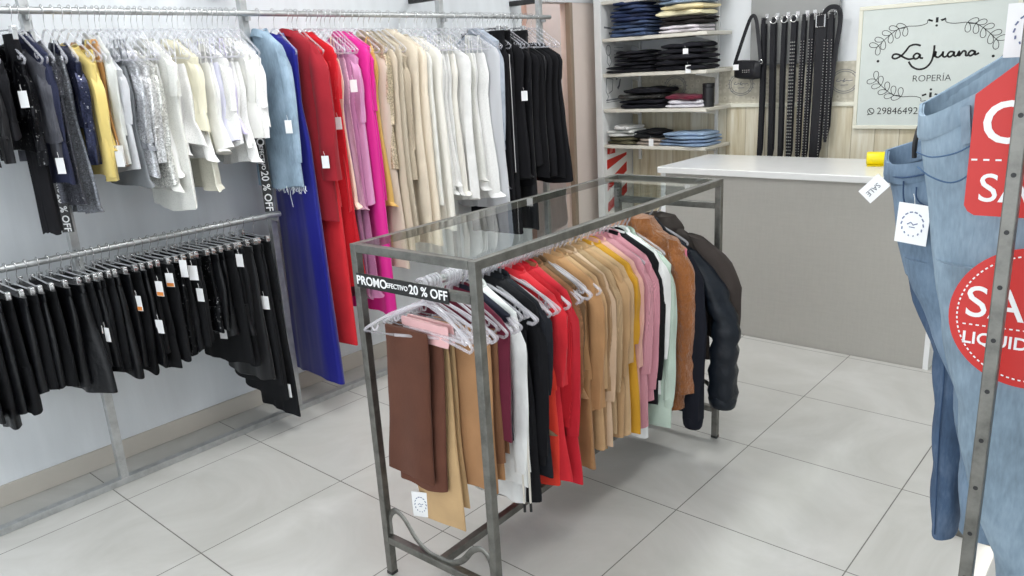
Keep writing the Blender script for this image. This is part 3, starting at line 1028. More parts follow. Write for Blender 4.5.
def garment(kind, loc, rz, L, rgb, fab='cloth', label='', group='', name=None, hw=0.185, th=0.042, hem=None, sl=None, top=None, rnd=0, tagz=None, cat=None, **k):
    """L: distance from the rail down to the hem. sl: sleeve length."""
    rng = random.Random(rnd)
    m = fabric(rgb, fab)
    nm = name or NAMES[kind]
    r = empty(nm, loc, rz, label, cat or nm.replace('_', ' '), group)
    ht = th / 2
    hem = hem if hem is not None else hw
    fold = k.get('fold', 0.006)
    nf = k.get('nf', rng.uniform(3.5, 6))
    ex = dict(fold=fold, nf=nf, hemv=k.get('hemv', 0.008), quilt=k.get('quilt', 0), shag=k.get('shag', 0), step=k.get('step', 0.03), N=k.get('N', 40))
    uo = k.get('uo', 0.0)
    if kind in ('top', 'dress', 'jacket', 'coat'):
        z0 = top if top is not None else -0.082
        sh = z0 - 0.075
        prof = [(z0, uo, 0.055, min(0.028, ht)), (z0 - 0.010, uo, 0.075, min(0.03, ht)), (z0 - 0.035, uo, 0.125, ht * 0.8), (z0 - 0.06, uo, 0.168, ht * 0.95), (sh - 0.02, uo, hw, ht), (sh - 0.12, uo, hw * 0.96, ht)]
        wz = -(0.38 if kind == 'dress' else 0.40)
        if L > 0.62 and kind == 'dress':
            prof.append((wz, uo, hw * k.get('waist', 0.93), ht * 0.9))
            prof.append((wz - 0.2, uo, (hw * 0.85 + hem) / 2, ht * 1.1))
        prof.append((-L, uo, hem, ht * k.get('flare', 1.15)))
        prof = [p for p in prof if p[0] > -L] + [prof[-1]]
        MB().loft(body(prof, rng, **ex)).build('body', m, r)
        # collar / neckband
        if k.get('hood'):
            rr = body([(z0 + 0.03, uo, 0.03, 0.02), (z0 + 0.02, uo, 0.075, 0.045), (z0 - 0.03, uo, 0.11, 0.06), (z0 - 0.07, uo, 0.10, 0.055)], rng, fold=0.006, step=0.012, shag=k.get('shag', 0))
            MB().loft(rr).build('hood', m, r)
        else:
            ch = k.get('collar', 0.012)
            rr = []
            for zz, s in ((z0 - 0.02, 1.25), (z0 + ch * 0.5, 1.0), (z0 + ch, 0.95), (z0 + ch * 0.6, 0.82), (z0 - 0.015, 0.9)):
                rr.append([(uo + 0.056 * s * cos(2 * pi * j / 20), min(0.03, ht) * s * 1.15 * sin(2 * pi * j / 20), zz - 0.008 * cos(4 * pi * j / 20)) for j in range(20)])
            MB().loft(rr, False, False).build('collar', fabric(k['trim'], fab) if k.get('trim') else m, r)
        if sl:
            for s in (-1, 1):
                o = MB().loft(sleeve_rings(s, hw * 0.92, sh + 0.01, sl * (1 if s > 0 else 0.97), k.get('ru', 0.034), k.get('rv', ht * 0.95), rng, k.get('out', 0.014), k.get('cuff', 0.75), k.get('quilt', 0), k.get('shag', 0), min(fold, 0.005))).build('sleeve', m, r)
                if k.get('cuffband'):
                    zc = sh + 0.022 - sl * (1 if s > 0 else 0.97)
                    u_ = s * (hw * 0.92 + k.get('out', 0.014) - 0.012)
                    cr = k.get('ru', 0.034) * k.get('cuff', 0.75)
                    cv = k.get('rv', ht * 0.95) * k.get('cuff', 0.75)
                    MB().loft([[(u_ + cr * q * cos(2 * pi * j / 16), cv * q * sin(2 * pi * j / 16), zc + dz) for j in range(16)] for dz, q in ((0.01, 0.95), (-0.004, 1.05), (-0.03, 0.95), (-0.04, 0.8))]).build('cuff', m, o)
        if k.get('fringe'):
            mbf = MB()
            for q in range(70):
                u = rng.uniform(-1, 1) * hem
                v = rng.choice((-1, 1)) * ht * rng.uniform(0.3, 1.0)
                ln = rng.uniform(0.012, 0.03) * (3.2 if rng.random() < 0.08 else 1)
                mbf.tube([(u, v, -L + 0.008), (u + rng.uniform(-.004, .004), v - 0.002, -L - ln * 0.5), (u + rng.uniform(-.008, .008), v, -L - ln)], 0.0014, 5)
            o = mbf.build('frayed_hem', fabric((214, 222, 226)), r)
            o['kind'] = 'stuff'
        if k.get('zip'):
            MB().tube([(uo + 0.012, -ht - 0.005 + 0.0, z0 - 0.05), (uo + 0.012, -ht - 0.008, -L * 0.6), (uo + 0.012, -ht - 0.006, -L + 0.03)], 0.0035, 6).build('zip', CHROME, r)
        if k.get('piping'):
            MB().tube([(hw * 0.92 + 0.02, -ht * 0.9, sh - 0.0), (hw * 0.92 + 0.033, -ht * 1.0, sh - 0.12), (hw * 0.92 + 0.033, -ht, sh - 0.3)], 0.004, 6).build('piping', fabric((214, 120, 140)), r)
    elif kind == 'strap':
        z0 = top if top is not None else -0.20
        prof = [(z0, uo, hw * 0.62, ht * 0.7), (z0 - 0.015, uo, hw * 0.66, ht * 0.8), (z0 - 0.11, uo, hw * 0.74, ht), (z0 - 0.22, uo, hw * 0.66, ht * 0.9), (min(z0 - 0.34, -L + 0.02), uo, (hw * 0.7 + hem) / 2, ht), (-L, uo, hem, ht * k.get('flare', 1.2))]
        prof = [p for p in prof[:-1] if p[0] > -L + 0.01] + [prof[-1]]
        MB().loft(body(prof, rng, **ex)).build('body', m, r)
        for s in (-1, 1):
            us = s * hw * 0.5
            zt = -0.076 - abs(us) * 0.42
            MB().tube([(uo + us, -ht * 0.7, z0 - 0.004), (uo + us, -0.006, zt + 0.008), (uo + us, 0.006, zt + 0.008), (uo + us, ht * 0.7, z0 - 0.004)], 0.0022, 5, ry=0.004).build('shoulder_strap', m, r)
    elif kind == 'skirt':
        z0 = top if top is not None else -0.088
        prof = [(z0, uo, hw, ht * 0.55), (z0 - 0.03, uo, hw * 1.0, ht * 0.8), (z0 - 0.12, uo, hw * 1.08, ht), (-L, uo, hem, ht * k.get('flare', 1.2))]
        MB().loft(body(prof, rng, **ex)).build('body', m, r)
        MB().loft([[(uo + (hw + 0.002) * s * math.copysign(abs(cos(2 * pi * j / 32)) ** 0.75, cos(2 * pi * j / 32)), (ht * 0.72) * s * sin(2 * pi * j / 32), zz) for j in range(32)] for zz, s in ((z0 + 0.001, 0.96), (z0 + 0.003, 1.02), (z0 - 0.026, 1.03), (z0 - 0.03, 0.98))]).build('waistband', m, r)
        if k.get('asym'):
            pass
    elif kind in ('pants', 'fold'):
        if kind == 'pants':
            z0 = top if top is not None else -0.088
            cz = max(z0 - 0.27, -L + 0.08)
            prof = [(z0, uo, hw * 0.9, ht * 0.6), (z0 - 0.04, uo, hw * 0.92, ht * 0.9), (cz, uo, hw, ht)]
            MB().loft(body(prof, rng, **ex)).build('hip', m, r)
            for s in (-1, 1):
                prof = [(cz + 0.03, uo + s * hw * 0.48, hw * 0.5, ht * 0.95), (cz - 0.05, uo + s * hw * 0.5, hw * 0.47, ht), (-L, uo + s * hw * 0.5, hem * 0.5, ht * k.get('flare', 1))]
                MB().loft(body(prof, rng, N=28, fold=fold * 0.8, nf=3, hemv=0.005)).build('leg', m, r)
            MB().loft([[(uo + (hw * 0.9 + 0.002) * s * math.copysign(abs(cos(2 * pi * j / 32)) ** 0.75, cos(2 * pi * j / 32)), (ht * 0.75) * s * sin(2 * pi * j / 32), zz) for j in range(32)] for zz, s in ((z0 + 0.001, 0.96), (z0 + 0.003, 1.02), (z0 - 0.03, 1.03), (z0 - 0.034, 0.98))]).build('waistband', m, r)
        else:
            zb = k.get('zb', -0.150)
            L2 = k.get('L2', L * 0.96)
            for s, LL in ((-1, L), (1, L2)):
                prof = [(zb + 0.012, uo, hw * 0.97, 0.006), (zb + 0.006, uo, hw, ht * 0.42), (zb - 0.04, uo, hw, ht * 0.46), (-(LL + 0.16) * 0.5, uo + k.get('sway', 0) * 0.4, hw * 0.99, ht * 0.52), (-LL, uo + k.get('sway', 0), hem, ht * 0.55)]
                rr = body(prof, rng, N=36, fold=fold * 0.6, nf=2.4, hemv=0.004)
                rr = [[(p[0], p[1] + s * (0.004 + ht * 0.46), p[2]) for p in q] for q in rr]
                MB().loft(rr).build('leg', m, r)
    if tagz is not None:
        u = k.get('tagu', hw + 0.02)
        price_tag(r, u, -ht - 0.012, -tagz, logo=k.get('logo', False), orange=k.get('orange', False), h=k.get('tagh', 0.055), wd=k.get('tagw', 0.036))
    if k.get('cords'):
        for du, ln in k['cords']:
            mbx = MB().tube(bez([(du, -ht - 0.012, -L * 0.62), (du + 0.004, -ht - 0.016, -L * 0.8), (du + 0.002, -ht - 0.014, -ln + 0.03)]), 0.0035, 7)
            c_ = mbx.build('drawstring', fabric((222, 216, 204)), r)
            MB().tube([(du + 0.002, -ht - 0.014, -ln + 0.03), (du + 0.002, -ht - 0.014, -ln)], 0.0045, 8).build('cord_end', BLACK, c_)
    return r


# colours
BLACKC, NAVY, CHAR, GREY = (17, 17, 21), (40, 44, 66), (78, 79, 86), (128, 131, 137)
WHT, OFF, CREAM, IVORY = (232, 232, 230), (222, 222, 216), (222, 217, 194), (232, 229, 220)
LAV, LAVW = (205, 198, 226), (220, 220, 236)
YEL, OCH, MUST = (216, 194, 118), (176, 130, 78), (208, 168, 92)
SILV = (196, 198, 202)
BEI, CHAMP, KNITB = (204, 188, 172), (196, 182, 162), (196, 182, 160)
RED1, RED2, CRIM = (196, 28, 40), (206, 40, 50), (150, 30, 42)
COB, DENL = (20, 24, 124), (146, 168, 186)
MAG, MAU, PIN, PEA, PLUM = (212, 38, 140), (196, 130, 170), (226, 176, 200), (238, 206, 188), (140, 90, 120)

UP = 'garments on the upper wall rail'
# (y, hem z, kind, rgb, fabric, description, options)
upper = [
    (-0.185, 1.36, 'top', BLACKC, 'cloth', 'black cotton top', dict(sl=0.25)),
    (-0.150, 1.446, 'top', BLACKC, 'satin', 'black satin top', dict(sl=0.3)),
    (-0.107, 1.449, 'top', BLACKC, 'cloth', 'black short top', dict(sl=0.22)),
    (-0.061, 1.404, 'top', BLACKC, 'sequin', 'black sequined blouse', dict(sl=0.34, tagz=0.27)),
    (-0.055, 1.108, 'pants', BLACKC, 'cloth', 'long black trousers beside the first PROMO post', dict(hem=0.04, hw=0.042, uo=0.09)),
    (-0.004, 1.431, 'top', CHAR, 'denim', 'charcoal washed top', dict(sl=0.34)),
    (0.018, 1.273, 'top', NAVY, 'lace', 'navy lace blouse', dict(sl=0.3, tagz=0.50)),
    (0.054, 1.195, 'dress', CHAR, 'sequin', 'charcoal glitter dress', dict(sl=0.12)),
    (0.098, 1.161, 'strap', GREY, 'sequin', 'grey glitter slip dress', dict(top=-0.16)),
    (0.130, 1.459, 'top', NAVY, 'sequin', 'navy sequined short top', dict(sl=0.36, th=0.05)),
    (0.160, 1.285, 'top', YEL, 'satin', 'yellow satin blouse with tied cuffs', dict(sl=0.42, th=0.055)),
    (0.190, 1.375, 'strap', YEL, 'cloth', 'yellow strappy top', dict(top=-0.14)),
    (0.218, 1.317, 'strap', OCH, 'satin', 'ochre brown satin top', dict(top=-0.12, tagz=0.50)),
    (0.248, 1.313, 'top', (200, 202, 198), 'cloth', 'pale grey blouse', dict(sl=0.3, tagz=0.48, tagh=0.07, tagw=0.05)),
    (0.272, 1.29, 'top', SILV, 'cloth', 'light grey top', dict(sl=0.2)),
    (0.288, 1.229, 'strap', (122, 126, 130), 'satin', 'mid grey satin slip', dict()),
    (0.312, 1.363, 'strap', GREY, 'cloth', 'grey strappy top', dict()),
    (0.335, 1.257, 'top', SILV, 'sequin', 'silver sequined blouse', dict(sl=0.28)),
    (0.357, 1.430, 'top', (214, 214, 214), 'sequin', 'pale silver sequined short top', dict(sl=0.36, th=0.055)),
    (0.380, 1.219, 'top', OFF, 'sequin', 'off-white sequined top', dict(sl=0.3)),
    (0.405, 1.195, 'strap', OFF, 'cloth', 'off-white strappy dress', dict()),
    (0.428, 1.25, 'strap', WHT, 'satin', 'white satin slip', dict()),
    (0.450, 1.109, 'dress', OFF, 'lace', 'long white lace dress', dict(hw=0.18, sl=0.15)),
    (0.488, 1.314, 'strap', WHT, 'cloth', 'white strappy top', dict()),
    (0.515, 1.36, 'strap', WHT, 'lace', 'white lace camisole', dict()),
    (0.547, 1.413, 'top', CREAM, 'satin', 'cream satin short top', dict(sl=0.22, th=0.05, top=-0.12)),
    (0.568, 1.292, 'strap', WHT, 'lace', 'white lacy top', dict()),
    (0.590, 1.168, 'strap', (212, 210, 196), 'lace', 'long ecru lace slip', dict()),
    (0.618, 1.31, 'strap', OFF, 'cloth', 'off-white camisole', dict()),
    (0.645, 1.324, 'strap', WHT, 'cloth', 'white cotton camisole', dict()),
    (0.672, 1.35, 'strap', LAVW, 'satin', 'lilac-white camisole', dict()),
    (0.695, 1.338, 'top', WHT, 'lace', 'white crochet top', dict(sl=0.2, top=-0.14)),
    (0.716, 1.390, 'strap', LAV, 'satin', 'lavender satin camisole', dict()),
    (0.740, 1.334, 'strap', WHT, 'cloth', 'white ribbed camisole', dict()),
    (0.762, 1.258, 'strap', WHT, 'lace', 'white lace strappy top', dict()),
    (0.785, 1.36, 'top', OFF, 'cloth', 'off-white short blouse', dict(sl=0.2)),
    (0.812, 1.49, 'top', WHT, 'lace', 'white blouse with ruffled sleeve', dict(sl=0.34, th=0.06, ru=0.045, fold=0.011)),
    (0.848, 1.40, 'top', WHT, 'cloth', 'white cropped top', dict(sl=0.26)),
    (0.955, 1.121, 'jacket', DENL, 'denim', 'pale blue denim jacket with frayed hem', dict(hw=0.19, hem=0.2, sl=0.5, fringe=1, th=0.05, fold=0.003, tagz=0.45, tagu=0.205)),
    (1.030, 0.172, 'dress', COB, 'satin', 'floor-length cobalt blue dress', dict(hw=0.165, hem=0.225, th=0.06, fold=0.007, top=-0.10)),
    (1.100, 0.949, 'coat', CRIM, 'cloth', 'crimson coat with open sleeve', dict(hw=0.19, sl=0.60, th=0.07, ru=0.055, cuff=1.0, out=0.02, fold=0.004, tagz=0.62)),
    (1.125, 0.329, 'dress', RED2, 'cloth', 'long scarlet dress', dict(hw=0.18, hem=0.19, th=0.06, nf=4, fold=0.008)),
    (1.150, 1.013, 'dress', RED1, 'satin', 'red satin midi dress', dict(sl=0.3, th=0.05)),
    (1.200, 0.60, 'dress', RED1, 'lace', 'red ruffled lace dress', dict(hw=0.18, hem=0.2, fold=0.012, nf=6)),
    (1.222, 0.976, 'dress', RED2, 'satin', 'bright red wrap dress', dict(sl=0.2, tagz=0.46, th=0.05)),
    (1.257, 0.979, 'strap', PEA, 'cloth', 'peach slip dress', dict()),
    (1.280, 0.52, 'strap', PLUM, 'satin', 'long plum slip dress', dict(hem=0.18)),
    (1.300, 0.963, 'strap', PIN, 'knit', 'pink pleated dress', dict(fold=0.009, nf=8, tagz=0.3)),
    (1.330, 0.515, 'strap', MAU, 'knit', 'long mauve pleated dress', dict(fold=0.009, nf=8, hem=0.2)),
    (1.358, 0.986, 'top', (206, 146, 186), 'satin', 'mauve satin tunic', dict(sl=0.3)),
    (1.385, 0.42, 'dress', MAG, 'satin', 'long magenta dress', dict(hem=0.2, th=0.05)),
    (1.412, 0.998, 'top', MAG, 'cloth', 'magenta tunic', dict(sl=0.3, th=0.05)),
    (1.455, 0.951, 'strap', MUST, 'satin', 'mustard gold slip dress', dict(th=0.055, top=-0.15, hem=0.205, hw=0.2)),
    (1.495, 0.62, 'dress', BEI, 'satin', 'long beige satin dress', dict(hw=0.175, th=0.055)),
    (1.530, 1.12, 'top', (204, 188, 160), 'sequin', 'gold-beige beaded blouse', dict(sl=0.38, th=0.055)),
    (1.562, 0.70, 'dress', CHAMP, 'satin', 'champagne pleated dress', dict(fold=0.008, nf=7)),
    (1.598, 0.74, 'dress', (202, 190, 170), 'knit', 'sand ribbed dress', dict()),
    (1.635, 1.059, 'top', KNITB, 'knit', 'beige knitted tunic', dict(sl=0.46, th=0.05)),
    (1.690, 0.80, 'dress', (216, 204, 184), 'cloth', 'pale beige dress', dict(th=0.05)),
    (1.760, 0.70, 'dress', (226, 214, 194), 'satin', 'cream dress with ruffled hem', dict(hw=0.18, hem=0.19, th=0.075, fold=0.006, nf=3)),
    (1.805, 0.90, 'dress', OFF, 'cloth', 'off-white cotton dress', dict()),
    (1.862, 0.755, 'dress', IVORY, 'satin', 'long ivory dress', dict(hem=0.21, th=0.06)),
    (1.880, 0.946, 'strap', LAVW, 'satin', 'lilac-white slip dress', dict(hem=0.19)),
    (1.915, 0.95, 'strap', WHT, 'cloth', 'white slip dress', dict()),
    (1.950, 0.988, 'strap', WHT, 'lace', 'white lace slip dress', dict()),
    (1.986, 0.927, 'strap', WHT, 'cloth', 'white cotton slip dress', dict()),
    (2.025, 0.921, 'strap', IVORY, 'satin', 'ivory satin slip dress', dict()),
    (2.078, 0.884, 'dress', WHT, 'cloth', 'white cotton sundress', dict(th=0.05)),
    (2.145, 0.975, 'strap', OFF, 'lace', 'off-white lace dress', dict()),
    (2.180, 0.93, 'strap', WHT, 'cloth', 'white pleated slip dress', dict(fold=0.009)),
    (2.240, 0.875, 'strap', WHT, 'lace', 'white dress with lace bodice', dict(hem=0.21, th=0.06)),
    (2.290, 0.80, 'dress', SILV, 'satin', 'silver grey dress', dict()),
    (2.328, 1.132, 'jacket', (166, 174, 186), 'denim', 'grey denim jacket', dict(sl=0.55, th=0.06, ru=0.045, fold=0.003)),
    (2.350, 0.904, 'strap', GREY, 'sequin', 'grey sequined slip dress', dict()),
    (2.375, 0.634, 'pants', BLACKC, 'cloth', 'long black wide trousers', dict(hem=0.17, hw=0.17)),
    (2.420, 0.993, 'top', BLACKC, 'stripe', 'black pinstriped tunic', dict(sl=0.5, th=0.05)),
    (2.450, 0.62, 'pants', BLACKC, 'cloth', 'long black crepe trousers', dict(hem=0.17, hw=0.17)),
    (2.490, 0.937, 'dress', BLACKC, 'cloth', 'black dress', dict(tagz=0.42, th=0.05)),
    (2.525, 0.95, 'strap', BLACKC, 'satin', 'black satin slip dress', dict(top=-0.14)),
    (2.562, 0.897, 'dress', BLACKC, 'cloth', 'black crepe dress', dict(th=0.05)),
    (2.600, 0.62, 'pants', BLACKC, 'satin', 'long black satin trousers', dict(hem=0.17, hw=0.17)),
    (2.640, 1.0, 'dress', BLACKC, 'cloth', 'short black dress', dict(top=-0.17)),
    (2.680, 0.93, 'dress', BLACKC, 'knit', 'black ribbed dress', dict(top=-0.17)),
    (2.725, 0.964, 'dress', BLACKC, 'satin', 'black satin dress', dict(top=-0.17)),
    (2.770, 0.92, 'dress', BLACKC, 'cloth', 'black cotton dress', dict(top=-0.17)),
    (2.815, 0.90, 'dress', BLACKC, 'cloth', 'black flared dress', dict(hem=0.2, top=-0.17)),
    (2.870, 0.875, 'dress', BLACKC, 'cloth', 'black flared dress hanging last before the pink recess', dict(hem=0.25, th=0.06, top=-0.17)),
]
marks = [(-1.0, 'the first PROMO post'), (0.160, 'the yellow satin blouse'), (0.450, 'the long white lace dress'), (0.955, 'the pale denim jacket'), (1.455, 'the mustard slip dress'), (2.328, 'the grey denim jacket')]
landmark_words = ('yellow satin blouse', 'long white lace dress', 'pale blue denim jacket', 'floor-length', 'crimson coat', 'mustard gold', 'grey denim jacket', 'PROMO post', 'ruffled', 'frayed', 'recess')
count, last = 0, None
for i, (y, hz, kind, rgb, fab, desc, op) in enumerate(upper):
    mk = [m for m in marks if m[0] < y - 1e-6][-1]
    count = count + 1 if mk is last else 1
    last = mk
    if any(q in desc for q in landmark_words):
        lab = desc + ' on the upper wall rail'
    elif mk[0] < -0.5:
        lab = '%s, %s garment along the upper wall rail' % (desc, ORD[i])
    else:
        lab = '%s on the upper wall rail, %s past %s' % (desc, ORD[count - 1], mk[1])
    rng = random.Random(100 + i)
    yaw = rng.uniform(-0.10, 0.10)
    if kind in ('top', 'dress'):
        op.setdefault('top', rng.uniform(-0.165, -0.085))
    if kind in ('dress', 'strap'):
        op.setdefault('fold', rng.uniform(0.007, 0.0105))
        op.setdefault('nf', rng.uniform(5, 9))
    if op.get('sl') and 'hw' not in op:
        op.update(hw=0.158, ru=op.get('ru', 0.03), out=op.get('out', 0.008), hem=op.get('hem', 0.175))
    nm = op.pop('name', None)
    if kind == 'strap' and RZU - hz < 0.66:
        nm = 'camisole'
    hk = 'clip' if kind in ('pants', 'skirt') else 'plastic'
    garment(kind, (RX, y, RZU), yaw, RZU - hz, rgb, fab, lab, UP, name=nm, rnd=i, **op)
    hanger(hk, (RX, y, RZU), yaw, 'clip hanger with black trousers on the upper wall rail' if hk == 'clip' else 'clear plastic hanger with wire hook on the upper wall rail', 'clip hangers on the upper wall rail' if hk == 'clip' else 'clear hangers on the upper wall rail')

LO = 'black garments on the lower wall rail'
lower = [
    (-0.40, 0.52, 'pants', 'cloth', 'black trousers', {}), (-0.365, 0.50, 'skirt', 'leather', 'black leather skirt', dict(hem=0.19)),
    (-0.334, 0.535, 'skirt', 'cloth', 'black cotton skirt', {}), (-0.309, 0.459, 'pants', 'leather', 'black leather trousers', dict(hem=0.17)), (-0.272, 0.499, 'skirt', 'leather', 'black leather skirt', {}),
    (-0.236, 0.485, 'pants', 'cloth', 'black cropped trousers', {}), (-0.200, 0.542, 'skirt', 'leather', 'black leather skirt', {}), (-0.170, 0.551, 'skirt', 'cloth', 'black cotton skirt', {}),
    (-0.135, 0.55, 'skirt', 'leather', 'black leather skirt', {}), (-0.095, 0.54, 'skirt', 'cloth', 'black pleated skirt', dict(fold=0.009, nf=8)), (-0.060, 0.53, 'skirt', 'leather', 'black leather skirt', {}),
    (-0.020, 0.49, 'skirt', 'leather', 'flared black leather skirt', dict(hem=0.215, th=0.06, fold=0.009, hw=0.155)), (0.015, 0.580, 'skirt', 'cloth', 'black mini skirt', dict(hem=0.17)),
    (0.044, 0.566, 'skirt', 'leather', 'black leather mini skirt', dict(tagz=0.22, orange=1, tagu=0.15, tagh=0.06)), (0.070, 0.534, 'skirt', 'cloth', 'black cotton skirt', dict(tagz=0.26, tagu=0.17)), (0.096, 0.54, 'skirt', 'cloth', 'black cotton skirt', {}),
    (0.126, 0.514, 'skirt', 'leather', 'flared black leather skirt', dict(hem=0.185, th=0.055)), (0.156, 0.529, 'skirt', 'leather', 'black leather skirt', {}), (0.190, 0.497, 'skirt', 'cloth', 'black cotton skirt', dict(tagz=0.17, orange=1, tagu=0.17, tagh=0.06)),
    (0.226, 0.514, 'skirt', 'leather', 'black leather skirt', dict(hem=0.185)), (0.253, 0.552, 'pants', 'cloth', 'black shorts', dict(name='shorts', tagz=0.28, tagu=0.19)), (0.285, 0.484, 'pants', 'cloth', 'black cropped trousers', dict(tagz=0.13, orange=1, tagu=0.19, tagh=0.06)),
    (0.316, 0.501, 'skirt', 'cloth', 'black cotton skirt', dict(tagz=0.11, tagu=0.18, orange=1)), (0.350, 0.511, 'skirt', 'sequin', 'black beaded skirt', {}), (0.385, 0.522, 'pants', 'cloth', 'black shorts', dict(name='shorts', tagz=0.07, tagu=0.185, tagh=0.07)),
    (0.419, 0.542, 'skirt', 'lace', 'black lace skirt', dict(tagz=0.1, tagu=0.19, tagh=0.06, tagw=0.045)), (0.449, 0.555, 'skirt', 'cloth', 'black cotton skirt', dict(tagz=0.20, tagu=0.185)), (0.480, 0.580, 'pants', 'sequin', 'black beaded shorts', dict(name='shorts')),
    (0.513, 0.58, 'skirt', 'leather', 'black leather mini skirt', {}), (0.542, 0.545, 'pants', 'leather', 'black leather shorts', dict(name='shorts', tagz=0.41, tagu=0.1)), (0.575, 0.40, 'skirt', 'cloth', 'long black skirt', dict(hem=0.18)),
    (0.610, 0.52, 'pants', 'leather', 'black leather shorts', dict(name='shorts', hem=0.19, th=0.055)), (0.640, 0.379, 'skirt', 'cloth', 'long black skirt', dict(tagz=0.1, tagu=0.18)), (0.672, 0.30, 'skirt', 'satin', 'long black satin skirt', dict(hem=0.19)),
    (0.702, 0.26, 'skirt', 'cloth', 'long black wrap skirt', dict(hem=0.19)), (0.735, 0.18, 'skirt', 'cloth', 'long black crepe skirt', dict(hem=0.19, tagz=0.31, tagu=0.17, tagh=0.06, tagw=0.045)), (0.785, 0.085, 'pants', 'cloth', 'long black wide trousers', dict(hem=0.20, tagz=0.74, tagu=0.17, tagh=0.065, tagw=0.045)),
]
for i, (y, hz, kind, fab, desc, op) in enumerate(lower):
    rng = random.Random(300 + i)
    yaw = rng.uniform(-0.08, 0.08)
    lab = '%s, %s garment from the cobalt dress on the lower wall rail' % (desc, ORD[len(lower) - 1 - i])
    op.setdefault('hw', 0.158)
    op.setdefault('th', 0.042)
    g = rng.randint(11, 19)
    garment(kind, (RX, y, RZL), yaw, RZL - hz, (g, g + 1, g + 4), fab, lab, LO, rnd=500 + i, **op)
    hanger('clip', (RX, y, RZL), yaw, 'chrome clip hanger holding a black garment on the lower wall rail', 'clip hangers on the lower wall rail')

